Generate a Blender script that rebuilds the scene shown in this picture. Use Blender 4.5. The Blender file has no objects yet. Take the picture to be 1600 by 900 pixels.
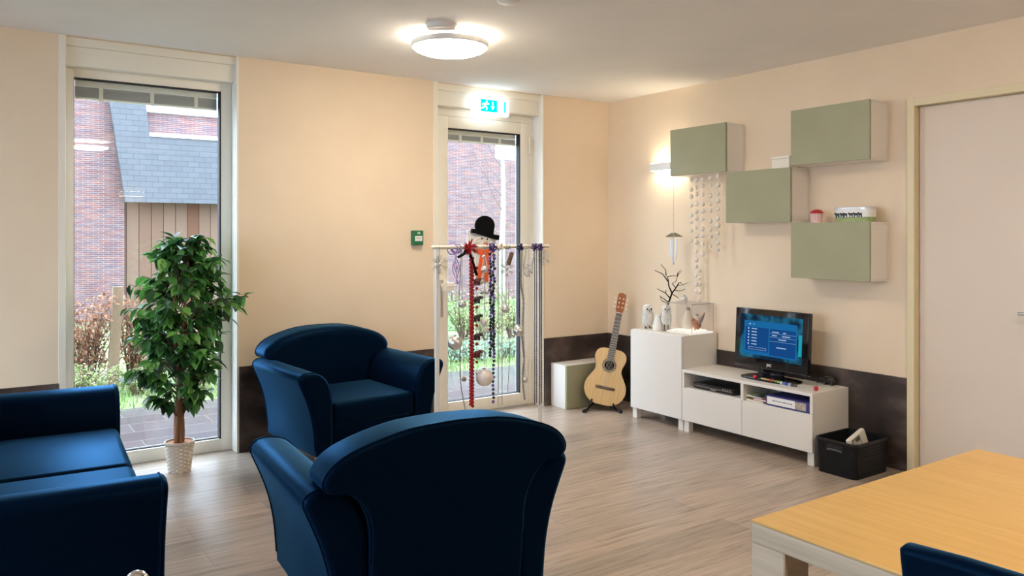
import bpy, bmesh, math, random
from mathutils import Vector, Matrix, Euler
random.seed(7)
sc = bpy.context.scene
col = sc.collection
PI = math.pi

# ------------------------------------------------------------------ camera
FPX, HX, HY = 1230.0, 800.0, 368.0
YAW = math.radians(34.495)
CAM = Vector((-4.967, -5.625, 1.52))
FW = Vector((math.sin(YAW), math.cos(YAW), 0)); RT = Vector((math.cos(YAW), -math.sin(YAW), 0))
cd = bpy.data.cameras.new('camera'); cam = bpy.data.objects.new('camera', cd); col.objects.link(cam)
cam.location = CAM; cam.rotation_euler = (PI / 2, 0, -YAW)
cd.sensor_width = 36; cd.lens = FPX / 1600 * 36
cd.shift_x = 0; cd.shift_y = -(450 - HY) / 1600
cd.clip_start = 0.05
sc.camera = cam

def P(px, py, ax, v):
    """where the sight line through a pixel of the photograph meets a plane x/y/z = v"""
    r = FW + RT * ((px - HX) / FPX) + Vector((0, 0, (HY - py) / FPX))
    i = 'xyz'.index(ax); t = (v - CAM[i]) / r[i]
    return CAM + r * t

# ------------------------------------------------------------------ light
w = bpy.data.worlds.new('world'); sc.world = w; w.use_nodes = True
bg = w.node_tree.nodes['Background']
bg.inputs['Color'].default_value = (0.76, 0.92, 1.12, 1)
SKY = 3.2
bg.inputs['Strength'].default_value = SKY
LAMP_COL = (1.0, 0.86, 0.68); LAMP = 19.0
sc.view_settings.view_transform = 'Standard'; sc.view_settings.look = 'None'
sc.view_settings.gamma = 1; sc.view_settings.use_curve_mapping = False
sc.view_settings.exposure = 1.62
sc.cycles.use_denoising = True
sc.cycles.max_bounces = 10; sc.cycles.diffuse_bounces = 6; sc.cycles.transparent_max_bounces = 12
sc.cycles.sample_clamp_indirect = 8
for (x, z, sx, sz) in ((-3.96, 1.35, 0.95, 2.5), (-1.3, 1.3, 0.9, 2.4)):
    ld = bpy.data.lights.new('portal', 'AREA'); ld.shape = 'RECTANGLE'; ld.size = sx; ld.size_y = sz
    ld.cycles.is_portal = True
    lo = bpy.data.objects.new('portal', ld); col.objects.link(lo)
    lo.location = (x, 0.32, z); lo.rotation_euler = (-PI / 2, 0, 0)
for y in (-1.65, -3.35):
    ld = bpy.data.lights.new('portal', 'AREA'); ld.shape = 'RECTANGLE'; ld.size = 2.3; ld.size_y = 1.4; ld.cycles.is_portal = True
    lo = bpy.data.objects.new('portal', ld); col.objects.link(lo); lo.location = (-7.5, y, 1.35); lo.rotation_euler = (0, -PI / 2, 0)

# ------------------------------------------------------------------ materials
def mat(name, c, rough=0.5, metal=0.0, spec=0.5, **k):
    m = bpy.data.materials.new(name); m.use_nodes = True
    b = m.node_tree.nodes['Principled BSDF']
    b.inputs['Base Color'].default_value = (*c, 1); b.inputs['Roughness'].default_value = rough
    b.inputs['Metallic'].default_value = metal
    b.inputs['Specular IOR Level'].default_value = spec
    for kk, v in k.items():
        b.inputs[kk.replace('_', ' ')].default_value = v
    return m
def nodes(m): return m.node_tree.nodes, m.node_tree.links, m.node_tree.nodes['Principled BSDF']
def N(m, t, **k):
    n = m.node_tree.nodes.new(t)
    for a, v in k.items():
        if a in n.inputs: n.inputs[a].default_value = v
        else: setattr(n, a, v)
    return n
def ramp(m, stops):
    r = N(m, 'ShaderNodeValToRGB'); e = r.color_ramp.elements
    while len(e) < len(stops): e.new(0.5)
    for i, (p, c) in enumerate(stops): e[i].position = p; e[i].color = (*c, 1)
    return r
def noisy(name, stops, rough=0.5, scale=5, stretch=(1, 1, 1), bump=0.0, detail=4, spec=0.5, bscale=None, metal=0.0):
    m = mat(name, stops[0][1], rough, metal, spec); n, l, b = nodes(m)
    tc = N(m, 'ShaderNodeTexCoord'); mp = N(m, 'ShaderNodeMapping'); mp.inputs['Scale'].default_value = stretch
    l.new(tc.outputs['Object'], mp.inputs['Vector'])
    nz = N(m, 'ShaderNodeTexNoise', Scale=scale, Detail=detail); l.new(mp.outputs[0], nz.inputs['Vector'])
    r = ramp(m, stops); l.new(nz.outputs[0], r.inputs[0]); l.new(r.outputs[0], b.inputs['Base Color'])
    if bump:
        nb = N(m, 'ShaderNodeTexNoise', Scale=bscale or scale * 4, Detail=3); l.new(mp.outputs[0], nb.inputs['Vector'])
        bp = N(m, 'ShaderNodeBump', Strength=bump, Distance=0.004); l.new(nb.outputs[0], bp.inputs['Height']); l.new(bp.outputs[0], b.inputs['Normal'])
    return m
def emit(name, c, s):
    m = bpy.data.materials.new(name); m.use_nodes = True; nt = m.node_tree
    nt.nodes.remove(nt.nodes['Principled BSDF']); e = nt.nodes.new('ShaderNodeEmission')
    e.inputs[0].default_value = (*c, 1); e.inputs[1].default_value = s
    nt.links.new(e.outputs[0], nt.nodes['Material Output'].inputs[0]); return m
def glassy(name, tint=(1, 1, 1), gloss=1.0):
    m = bpy.data.materials.new(name); m.use_nodes = True; nt = m.node_tree; nt.nodes.remove(nt.nodes['Principled BSDF'])
    t = nt.nodes.new('ShaderNodeBsdfTransparent'); t.inputs[0].default_value = (*tint, 1)
    g = nt.nodes.new('ShaderNodeBsdfGlossy'); g.inputs['Roughness'].default_value = 0.0
    lw = nt.nodes.new('ShaderNodeLayerWeight'); pw = nt.nodes.new('ShaderNodeMath'); pw.operation = 'POWER'; pw.inputs[1].default_value = 5
    f = nt.nodes.new('ShaderNodeMath'); f.operation = 'MULTIPLY_ADD'; f.inputs[1].default_value = 0.96; f.inputs[2].default_value = 0.04
    nt.links.new(lw.outputs['Facing'], pw.inputs[0]); nt.links.new(pw.outputs[0], f.inputs[0])
    mu = nt.nodes.new('ShaderNodeMath'); mu.operation = 'MULTIPLY'; mu.inputs[1].default_value = gloss
    x = nt.nodes.new('ShaderNodeMixShader')
    nt.links.new(f.outputs[0], mu.inputs[0]); nt.links.new(mu.outputs[0], x.inputs[0]); nt.links.new(t.outputs[0], x.inputs[1]); nt.links.new(g.outputs[0], x.inputs[2])
    nt.links.new(x.outputs[0], nt.nodes['Material Output'].inputs[0]); return m
def brickmat(name, c1, c2, mortar, bw, bh, ms, rough=0.8, axes='xz', bump=0.3, offset=0.5, bias=0.0, tint=None):
    m = mat(name, c1, rough, 0, 0.2); n, l, b = nodes(m)
    tc = N(m, 'ShaderNodeTexCoord'); sp = N(m, 'ShaderNodeSeparateXYZ'); l.new(tc.outputs['Object'], sp.inputs[0])
    cb = N(m, 'ShaderNodeCombineXYZ'); l.new(sp.outputs['XYZ'.index(axes[0].upper())], cb.inputs[0]); l.new(sp.outputs['XYZ'.index(axes[1].upper())], cb.inputs[1])
    t = N(m, 'ShaderNodeTexBrick'); t.offset = offset; l.new(cb.outputs[0], t.inputs['Vector'])
    t.inputs['Color1'].default_value = (*c1, 1); t.inputs['Color2'].default_value = (*c2, 1); t.inputs['Mortar'].default_value = (*mortar, 1)
    t.inputs['Scale'].default_value = 1; t.inputs['Mortar Size'].default_value = ms; t.inputs['Brick Width'].default_value = bw
    t.inputs['Row Height'].default_value = bh; t.inputs['Bias'].default_value = bias; t.inputs['Mortar Smooth'].default_value = 0.2
    src = t.outputs['Color']
    if tint:
        mp = N(m, 'ShaderNodeMapping'); mp.inputs['Scale'].default_value = (1 / bw, 1 / bh, 1); l.new(cb.outputs[0], mp.inputs[0])
        nz = N(m, 'ShaderNodeTexNoise', Scale=0.55, Detail=1); l.new(mp.outputs[0], nz.inputs['Vector'])
        r = ramp(m, [(0.35, tint), (0.62, (1, 1, 1))]); l.new(nz.outputs[0], r.inputs[0])
        mx = N(m, 'ShaderNodeMix'); mx.data_type = 'RGBA'; mx.blend_type = 'MULTIPLY'; mx.inputs[0].default_value = 1
        l.new(src, mx.inputs[6]); l.new(r.outputs[0], mx.inputs[7]); src = mx.outputs[2]
    l.new(src, b.inputs['Base Color'])
    bp = N(m, 'ShaderNodeBump', Strength=bump, Distance=0.006); bp.invert = True; l.new(t.outputs['Fac'], bp.inputs['Height']); l.new(bp.outputs[0], b.inputs['Normal'])
    return m
def islands(name, stops, rough=0.5, spec=0.4, trans=0.0):
    m = mat(name, stops[0][1], rough, 0, spec); n, l, b = nodes(m)
    g = N(m, 'ShaderNodeNewGeometry'); r = ramp(m, stops); l.new(g.outputs['Random Per Island'], r.inputs[0]); l.new(r.outputs[0], b.inputs['Base Color'])
    if trans:
        t = N(m, 'ShaderNodeBsdfTranslucent'); l.new(r.outputs[0], t.inputs[0]); x = N(m, 'ShaderNodeMixShader'); x.inputs[0].default_value = trans
        l.new(b.outputs[0], x.inputs[1]); l.new(t.outputs[0], x.inputs[2]); l.new(x.outputs[0], n['Material Output'].inputs[0])
    return m

M = {}
M['wall'] = noisy('wall_paint', [(0.3, (0.80, 0.66, 0.50)), (0.7, (0.83, 0.69, 0.53))], 0.7, 3, bump=0.12, bscale=160, spec=0.2)
M['ceil'] = noisy('ceiling_paint', [(0.3, (0.86, 0.85, 0.84)), (0.7, (0.89, 0.88, 0.87))], 0.85, 3, bump=0.15, bscale=130, spec=0.1)
M['cream'] = mat('cream_frame_paint', (0.86, 0.82, 0.72), 0.4)
M['rearwall'] = mat('taupe_rear_wall', (0.20, 0.16, 0.13), 0.8)  # unseen wall, coloured dark to cut fill light from behind
M['creamy'] = mat('yellow_cream_door_frame', (0.76, 0.66, 0.44), 0.38)
M['doorleaf'] = noisy('beige_door_laminate', [(0.3, (0.72, 0.62, 0.53)), (0.7, (0.74, 0.64, 0.55))], 0.45, 2)
M['white'] = mat('white_laminate', (0.82, 0.79, 0.75), 0.35)
M['plastic'] = mat('white_plastic', (0.85, 0.84, 0.82), 0.35)
M['sage'] = noisy('sage_green_lacquer', [(0.3, (0.335, 0.335, 0.215)), (0.7, (0.355, 0.355, 0.23))], 0.5, 4)
M['sagedark'] = mat('sage_edge', (0.20, 0.22, 0.14), 0.5)
def leather():
    m = bpy.data.materials.new('navy_leatherette'); m.use_nodes = True; nt = m.node_tree; nt.nodes.remove(nt.nodes['Principled BSDF']); l = nt.links
    d = nt.nodes.new('ShaderNodeBsdfDiffuse'); d.inputs[0].default_value = (0.0009, 0.0052, 0.0165, 1)
    g = nt.nodes.new('ShaderNodeBsdfGlossy'); g.inputs['Color'].default_value = (0.10, 0.31, 0.62, 1); g.inputs['Roughness'].default_value = 0.40
    lw = nt.nodes.new('ShaderNodeLayerWeight'); pw = nt.nodes.new('ShaderNodeMath'); pw.operation = 'POWER'; pw.inputs[1].default_value = 3.5
    f = nt.nodes.new('ShaderNodeMath'); f.operation = 'MULTIPLY_ADD'; f.inputs[1].default_value = 0.85; f.inputs[2].default_value = 0.010
    x = nt.nodes.new('ShaderNodeMixShader')
    tc = nt.nodes.new('ShaderNodeTexCoord'); nz = nt.nodes.new('ShaderNodeTexNoise'); nz.inputs['Scale'].default_value = 230; bp = nt.nodes.new('ShaderNodeBump'); bp.inputs['Strength'].default_value = 0.06; bp.inputs['Distance'].default_value = 0.004
    l.new(tc.outputs['Object'], nz.inputs['Vector']); l.new(nz.outputs[0], bp.inputs['Height']); l.new(bp.outputs[0], g.inputs['Normal'])
    l.new(lw.outputs['Facing'], pw.inputs[0]); l.new(pw.outputs[0], f.inputs[0]); l.new(f.outputs[0], x.inputs[0]); l.new(d.outputs[0], x.inputs[1]); l.new(g.outputs[0], x.inputs[2])
    l.new(x.outputs[0], nt.nodes['Material Output'].inputs[0]); return m
M['navy'] = leather()
M['pipe'] = M['navy']
M['legwood'] = noisy('brown_wood', [(0.3, (0.30, 0.13, 0.05)), (0.7, (0.40, 0.19, 0.08))], 0.4, 8, (1, 1, 0.1))
M['dark'] = mat('black_plastic', (0.010, 0.010, 0.012), 0.35)
M['gloss'] = mat('gloss_black', (0.006, 0.006, 0.008), 0.08)
M['rubber'] = mat('black_gasket', (0.01, 0.01, 0.012), 0.6)
M['chrome'] = mat('chrome', (0.75, 0.75, 0.76), 0.16, 1.0)
M['steel'] = mat('brushed_steel', (0.62, 0.61, 0.60), 0.3, 1.0)
M['silver'] = noisy('silver_glitter', [(0.35, (0.50, 0.49, 0.47)), (0.65, (0.92, 0.91, 0.88))], 0.28, 120, metal=0.8, bump=0.4, bscale=140)
M['silverbead'] = mat('silver_bead', (0.55, 0.55, 0.56), 0.3, 0.8)
M['string'] = mat('grey_thread', (0.42, 0.42, 0.44), 0.6)
M['glass'] = glassy('window_glass', (0.97, 0.99, 0.99))
M['acrylic'] = glassy('acrylic_glass', (0.97, 0.97, 0.98), 0.8)
M['lamp'] = emit('lamp_diffuser', LAMP_COL, LAMP); M['glow'] = emit('lamp_side_glow', LAMP_COL, LAMP * 2.0)
M['slat'] = mat('grey_blind_slat', (0.50, 0.49, 0.47), 0.5)
M['red'] = mat('red_bead', (0.40, 0.012, 0.02), 0.25)
M['redfelt'] = mat('red_ribbon', (0.45, 0.015, 0.03), 0.5)
M['purple'] = islands('purple_black_beads', [(0.0, (0.02, 0.015, 0.05)), (0.45, (0.10, 0.06, 0.28)), (0.75, (0.02, 0.02, 0.03)), (1.0, (0.20, 0.14, 0.42))], 0.25)
# beads are separate objects: vary the colour by object
M['purple2'] = mat('purple_bead', (0.1, 0.06, 0.25), 0.25); n_, l_, b_ = nodes(M['purple2']); oi_ = N(M['purple2'], 'ShaderNodeObjectInfo'); rp_ = ramp(M['purple2'], [(0.0, (0.012, 0.010, 0.02)), (0.4, (0.02, 0.016, 0.05)), (0.5, (0.10, 0.06, 0.28)), (0.85, (0.20, 0.14, 0.42))]); rp_.color_ramp.interpolation = 'CONSTANT'; l_.new(oi_.outputs['Random'], rp_.inputs[0]); l_.new(rp_.outputs[0], b_.inputs['Base Color'])
M['lilac'] = mat('lilac_ribbon', (0.42, 0.28, 0.62), 0.4)
M['darkbead'] = mat('dark_bead', (0.05, 0.04, 0.06), 0.25)
M['navybead'] = mat('navy_bead', (0.03, 0.035, 0.10), 0.25)
M['felt'] = mat('black_felt', (0.006, 0.006, 0.006), 0.9, 0, 0.1)
M['cotton'] = mat('white_cotton', (0.85, 0.83, 0.78), 0.95, 0, 0.1)
M['orange'] = mat('orange_felt', (0.85, 0.12, 0.03), 0.8)
M['card'] = mat('white_card', (0.85, 0.85, 0.84), 0.8)
M['pearl'] = mat('pearl_white', (0.85, 0.76, 0.68), 0.45)
M['shell'] = mat('white_pompom', (0.82, 0.76, 0.69), 0.7)
M['green'] = mat('green_call_point', (0.015, 0.16, 0.065), 0.35)
M['barwood'] = mat('cream_rod', (0.82, 0.76, 0.64), 0.4)

# floor: grey brown vinyl planks running along the back wall
def floor_mat():
    m = mat('plank_floor', (0.4, 0.33, 0.28), 0.33, 0, 0.45); n, l, b = nodes(m)
    tc = N(m, 'ShaderNodeTexCoord')
    br = N(m, 'ShaderNodeTexBrick'); br.offset = 0.37; l.new(tc.outputs['Object'], br.inputs['Vector'])
    for k, v in (('Scale', 1), ('Mortar Size', 0.0012), ('Brick Width', 1.2), ('Row Height', 0.185), ('Bias', 0.0)): br.inputs[k].default_value = v
    br.inputs['Color1'].default_value = (0.80, 0.80, 0.80, 1); br.inputs['Color2'].default_value = (1.08, 1.06, 1.04, 1); br.inputs['Mortar'].default_value = (0.55, 0.52, 0.5, 1)
    mp = N(m, 'ShaderNodeMapping'); mp.inputs['Scale'].default_value = (1.3, 19, 1); l.new(tc.outputs['Object'], mp.inputs[0])
    nz = N(m, 'ShaderNodeTexNoise', Scale=2.2, Detail=8, Roughness=0.62, Distortion=0.4); l.new(mp.outputs[0], nz.inputs['Vector'])
    r = ramp(m, [(0.26, (0.21, 0.155, 0.12)), (0.44, (0.385, 0.31, 0.25)), (0.62, (0.475, 0.395, 0.33)), (0.8, (0.54, 0.465, 0.40))]); l.new(nz.outputs[0], r.inputs[0])
    mx = N(m, 'ShaderNodeMix'); mx.data_type = 'RGBA'; mx.blend_type = 'MULTIPLY'; mx.inputs[0].default_value = 1
    l.new(r.outputs[0], mx.inputs[6]); l.new(br.outputs['Color'], mx.inputs[7]); l.new(mx.outputs[2], b.inputs['Base Color'])
    bp = N(m, 'ShaderNodeBump', Strength=0.08, Distance=0.002); l.new(nz.outputs[0], bp.inputs['Height']); l.new(bp.outputs[0], b.inputs['Normal'])
    return m
M['floor'] = floor_mat()
def wains():
    m = noisy('rusty_brown_wainscot', [(0.28, (0.020, 0.013, 0.011)), (0.48, (0.050, 0.033, 0.028)), (0.58, (0.095, 0.068, 0.058)), (0.72, (0.17, 0.135, 0.12))], 0.42, 3.2, (1, 1, 1.6), bump=0.1, detail=8)
    return m
M['wains'] = wains()
M['beech'] = noisy('beech_top', [(0.3, (0.58, 0.34, 0.105)), (0.55, (0.63, 0.385, 0.125)), (0.8, (0.67, 0.42, 0.15))], 0.42, 4, (9, 0.7, 9), detail=6)
M['beechside'] = noisy('pale_beech_edge', [(0.3, (0.48, 0.385, 0.28)), (0.7, (0.57, 0.47, 0.35))], 0.5, 5, (3, 0.5, 20), detail=5)
M['brick'] = brickmat('red_purple_brick', (0.195, 0.078, 0.062), (0.135, 0.090, 0.094), (0.26, 0.225, 0.215), 0.165, 0.036, 0.0045, tint=(0.70, 0.72, 0.82))
M['slate'] = brickmat('blue_grey_slate', (0.090, 0.094, 0.104), (0.079, 0.083, 0.093), (0.045, 0.050, 0.060), 0.21, 0.102, 0.0035, 0.55, bump=0.6)
M['timber'] = brickmat('weathered_timber_boards', (0.115, 0.052, 0.030), (0.165, 0.105, 0.075), (0.035, 0.02, 0.015), 9.0, 0.215, 0.007, axes='zx', offset=0)
M['paving'] = brickmat('wet_paving', (0.085, 0.070, 0.075), (0.11, 0.095, 0.098), (0.15, 0.14, 0.135), 0.6, 0.3, 0.006, 0.13, axes='xy', bump=0.2)
M['soil'] = noisy('garden_soil', [(0.3, (0.10, 0.075, 0.05)), (0.5, (0.16, 0.16, 0.08)), (0.7, (0.20, 0.28, 0.10))], 0.9, 3, detail=6)
M['lawn'] = noisy('lawn_green', [(0.3, (0.07, 0.16, 0.04)), (0.7, (0.11, 0.24, 0.065))], 0.9, 5, detail=6)
M['grass'] = islands('grass_blades', [(0, (0.10, 0.22, 0.05)), (0.6, (0.22, 0.36, 0.10)), (1, (0.35, 0.42, 0.18))], 0.6)
M['ficus'] = islands('ficus_leaves', [(0, (0.016, 0.045, 0.020)), (0.30, (0.035, 0.12, 0.035)), (0.65, (0.085, 0.27, 0.055)), (1.0, (0.19, 0.44, 0.09))], 0.36, 0.5, 0.30)
M['beechleaf'] = islands('brown_beech_leaves', [(0, (0.17, 0.065, 0.03)), (0.5, (0.30, 0.135, 0.075)), (1.0, (0.38, 0.23, 0.15))], 0.7, 0.3, 0.3)
M['bushleaf'] = islands('pale_green_leaves', [(0, (0.12, 0.20, 0.05)), (0.5, (0.26, 0.31, 0.11)), (0.8, (0.36, 0.38, 0.21)), (1.0, (0.40, 0.27, 0.23))], 0.6, 0.3, 0.3)
M['lowleaf'] = islands('bluish_green_leaves', [(0, (0.10, 0.20, 0.13)), (0.6, (0.24, 0.36, 0.25)), (1.0, (0.42, 0.50, 0.40))], 0.6, 0.3, 0.3)
M['twig'] = mat('brown_twig', (0.14, 0.085, 0.055), 0.8)
M['bark'] = noisy('ficus_bark', [(0.3, (0.24, 0.11, 0.055)), (0.7, (0.40, 0.21, 0.11))], 0.7, 10, (1, 1, 0.2), bump=0.4)
M['birch'] = noisy('pale_birch_bark', [(0.3, (0.20, 0.22, 0.17)), (0.6, (0.30, 0.34, 0.26))], 0.8, 7, (1, 1, 2.5))
M['post'] = noisy('raw_post_wood', [(0.3, (0.15, 0.095, 0.055)), (0.7, (0.21, 0.14, 0.085))], 0.8, 8, (1, 1, 0.15))
M['wicker'] = brickmat('white_wicker', (0.72, 0.66, 0.58), (0.80, 0.76, 0.69), (0.35, 0.27, 0.2), 0.03, 0.012, 0.0015, 0.6)
M['terra'] = mat('terracotta', (0.45, 0.19, 0.09), 0.8)
M['rattan'] = brickmat('black_rattan_plastic', (0.016, 0.017, 0.020), (0.022, 0.024, 0.028), (0.003, 0.003, 0.004), 0.016, 0.010, 0.0022, 0.38, axes='yz', bump=1.0)

# ------------------------------------------------------------------ mesh helpers
class MB:
    def __init__(s): s.bm = bmesh.new(); s.mi = 0; s.flat = []
    def face(s, vs, mi=None):
        f = s.bm.faces.new(vs); f.material_index = s.mi if mi is None else mi; return f
    def box(s, x0, x1, y0, y1, z0, z1, bev=0.0, seg=2, mtx=None, mi=None):
        t = bmesh.new(); bmesh.ops.create_cube(t, size=1)
        for v in t.verts: v.co = Vector(((x0 + x1) / 2 + v.co.x * (x1 - x0), (y0 + y1) / 2 + v.co.y * (y1 - y0), (z0 + z1) / 2 + v.co.z * (z1 - z0)))
        if bev: bmesh.ops.bevel(t, geom=t.edges[:], offset=bev, segments=seg, profile=0.5, affect='EDGES')
        return s.merge(t, mtx, mi)
    def merge(s, t, mtx=None, mi=None):
        t.verts.ensure_lookup_table(); t.verts.index_update()
        vs = [s.bm.verts.new(mtx @ v.co if mtx else v.co) for v in t.verts]
        for f in t.faces: s.face([vs[v.index] for v in f.verts], mi)
        t.free(); return s
    def sphere(s, c, r, u=12, v=8, sc=(1, 1, 1), mtx=None, mi=None):
        t = bmesh.new(); bmesh.ops.create_uvsphere(t, u_segments=u, v_segments=v, radius=1)
        for q in t.verts: q.co = Vector((q.co.x * r * sc[0], q.co.y * r * sc[1], q.co.z * r * sc[2]))
        mm = Matrix.Translation(c) @ (mtx if mtx else Matrix())
        return s.merge(t, mm, mi)
    def ring_loft(s, rings, closed=True, cap=True, mi=None):
        vr = [[s.bm.verts.new(p) for p in r] for r in rings]
        n = len(vr[0])
        for a, b in zip(vr, vr[1:]):
            for i in range(n if closed else n - 1):
                j = (i + 1) % n; s.face([a[i], a[j], b[j], b[i]], mi)
        if cap and closed:
            for f in (s.face(list(reversed(vr[0])), mi), s.face(vr[-1], mi)): f.smooth = False; s.flat.append(f)
        return s
    def tube(s, pts, r, n=8, mi=None, cap=True):
        pts = [Vector(p) for p in pts]; rs = r if isinstance(r, (list, tuple)) else [r] * len(pts)
        rings = []; up = None
        for i, p in enumerate(pts):
            d = (pts[min(i + 1, len(pts) - 1)] - pts[max(i - 1, 0)])
            d = d.normalized() if d.length > 1e-9 else Vector((0, 0, 1))
            if up is None: up = Vector((0, 0, 1)) if abs(d.z) < 0.9 else Vector((1, 0, 0))
            a = d.cross(up); a = a.normalized() if a.length > 1e-6 else d.orthogonal().normalized(); b = a.cross(d).normalized(); up = b
            rings.append([p + (a * math.cos(2 * PI * k / n) + b * math.sin(2 * PI * k / n)) * rs[i] for k in range(n)])
        return s.ring_loft(rings, True, cap, mi)
    def lathe(s, prof, n=24, c=(0, 0, 0), mi=None, sx=1, sy=1, mtx=None):
        c = Vector(c); rings = [[(mtx or Matrix()) @ (Vector((max(r, 1e-4) * sx * math.cos(2 * PI * k / n), max(r, 1e-4) * sy * math.sin(2 * PI * k / n), z))) + c for k in range(n)] for r, z in prof]
        return s.ring_loft(rings, True, True, mi)
    def prism(s, poly, y0, y1, axis='y', mi=None):
        def m3(a, b, d): return {'y': (a, d, b), 'x': (d, a, b), 'z': (a, b, d)}[axis]
        return s.ring_loft([[Vector(m3(a, b, y0)) for a, b in poly], [Vector(m3(a, b, y1)) for a, b in poly]], True, True, mi)
    def leaf(s, p, d, up, L, W, fold=0.25, mi=None, fine=False):
        d = d.normalized(); sd = d.cross(up)
        sd = sd.normalized() if sd.length > 1e-5 else d.orthogonal().normalized(); nn = sd.cross(d)
        prof = ((0.12, 0.26), (0.32, 0.5), (0.55, 0.45), (0.78, 0.22)) if fine else ((0.35, 0.5), (0.7, 0.3))
        mk = s.bm.verts.new; c = [mk(p)]; A = []; B = []
        for t, w_ in prof:
            cc = p + d * L * t - nn * L * 0.14 * t * t; c.append(mk(cc)); lift = nn * W * fold * w_ * 1.6
            A.append(mk(cc + sd * W * w_ + lift)); B.append(mk(cc - sd * W * w_ + lift))
        c.append(mk(p + d * L - nn * L * 0.16))
        s.face([c[0], c[1], A[0]], mi); s.face([c[0], B[0], c[1]], mi)
        for i in range(len(prof) - 1):
            s.face([c[i + 1], c[i + 2], A[i + 1], A[i]], mi); s.face([c[i + 1], B[i], B[i + 1], c[i + 2]], mi)
        s.face([c[-2], c[-1], A[-1]], mi); s.face([c[-2], B[-1], c[-1]], mi)
        return s
    def build(s, name, mats, parent=None, smooth=True, loc=None, angle=35):
        bmesh.ops.recalc_face_normals(s.bm, faces=s.bm.faces[:])
        s.bm.faces.index_update(); fl = {f.index for f in s.flat if f.is_valid and len(f.verts) > 12}
        me = bpy.data.meshes.new(name); s.bm.to_mesh(me); s.bm.free()
        for m in (mats if isinstance(mats, (list, tuple)) else [mats]): me.materials.append(m)
        if smooth:
            for p in me.polygons: p.use_smooth = p.index not in fl
            try: me.set_sharp_from_angle(angle=math.radians(angle))
            except Exception: pass
            for i in fl: me.polygons[i].use_smooth = False
        o = bpy.data.objects.new(name, me); col.objects.link(o)
        if parent: o.parent = parent
        if loc: o.location = loc
        return o
def tag(o, label=None, cat=None, group=None, kind=None):
    if label: o['label'] = label
    if cat: o['category'] = cat
    if group: o['group'] = group
    if kind: o['kind'] = kind
    return o
def thing(name, label, cat, loc=(0, 0, 0), rz=0.0, group=None, rot=None):
    o = bpy.data.objects.new(name, None); col.objects.link(o); o.location = loc
    o.rotation_euler = rot if rot else (0, 0, rz); o.empty_display_size = 0.05
    return tag(o, label, cat, group)
def struct(o): o['kind'] = 'structure'; return o
def sempty(name):
    o = bpy.data.objects.new(name, None); col.objects.link(o); return struct(o)
KIDS = {}
def copy_tree(o, parent=None):
    c = o.copy(); col.objects.link(c); c.parent = parent
    for ch in list(o.children): copy_tree(ch, c)
    return c
def smooth_curve(pts, n=6, closed=False):
    pts = [Vector(p) for p in pts]; out = []; L = len(pts)
    for i in range(L if closed else L - 1):
        g = (lambda k: pts[k % L]) if closed else (lambda k: pts[max(0, min(L - 1, k))])
        p0, p1, p2, p3 = g(i - 1), g(i), g(i + 1), g(i + 2)
        for j in range(n):
            t = j / n
            out.append(0.5 * ((2 * p1) + (-p0 + p2) * t + (2 * p0 - 5 * p1 + 4 * p2 - p3) * t * t + (-p0 + 3 * p1 - 3 * p2 + p3) * t ** 3))
    if not closed: out.append(pts[-1])
    return out
def inset2(poly, d):
    """offset a closed 2D outline inwards"""
    n = len(poly); A = sum(poly[i][0] * poly[(i + 1) % n][1] - poly[(i + 1) % n][0] * poly[i][1] for i in range(n)); sg = 1 if A > 0 else -1
    out = []
    for i in range(n):
        a, b, c = Vector(poly[i - 1]), Vector(poly[i]), Vector(poly[(i + 1) % n])
        t1, t2 = (b - a), (c - b)
        t = (t1.normalized() if t1.length > 1e-9 else t2.normalized()) + (t2.normalized() if t2.length > 1e-9 else t1.normalized())
        t = t.normalized() if t.length > 1e-6 else t1.normalized()
        out.append((b.x - sg * t.y * d, b.y + sg * t.x * d))
    return out
def puffy(mb, poly, y0, y1, r=0.03, shear=None, seg=4, mi=None, r2=None, ctr=None):
    """extrude an XZ outline along Y with rounded (cushioned) ends"""
    rings = []
    if ctr:
        ex = max(abs(p[0]) for p in poly); inset2 = lambda pl, d: [(x * (1 - d / ex), ctr + (z - ctr) * (1 - d / 0.36)) for x, z in pl]
    else: inset2 = globals()['inset2']
    r2 = r if r2 is None else r2
    for k in range(seg + 1):
        a = PI / 2 * k / seg; ins = r * (1 - math.sin(a)); yy = y0 + r * (1 - math.cos(a)); rings.append((inset2(poly, ins), yy))
    for k in range(seg, -1, -1):
        a = PI / 2 * k / seg; ins = r2 * (1 - math.sin(a)); yy = y1 - r2 * (1 - math.cos(a)); rings.append((inset2(poly, ins), yy))
    f = shear or (lambda x, y, z: (x, y, z))
    return mb.ring_loft([[Vector(f(x, yy, z)) for x, z in pl] for pl, yy in rings], True, True, mi)

# ------------------------------------------------------------------ room shell
X0, X1, YR, H = -7.2, 0.0, -6.8, 2.774
T = 0.32
W1 = (-4.486, -3.432); D1 = (-1.841, -0.77); OT = 2.772
mb = MB(); mb.box(X0 - T, X1 + T, YR - T, T, -0.12, 0.0); struct(mb.build('floor', M['floor'], smooth=False))
mb = MB(); mb.box(X0 - T, X1 + T, YR - T, T, H, H + 0.2); struct(mb.build('ceiling', M['ceil'], smooth=False))
mb = MB()
for a, b in ((X0 - T, W1[0]), (W1[1], D1[0]), (D1[1], X1 + T)): mb.box(a, b, 0, T, 0, H)
for a, b in (W1, D1): mb.box(a, b, 0, T, OT, H)
struct(mb.build('wall_back', M['wall'], smooth=False))
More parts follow.
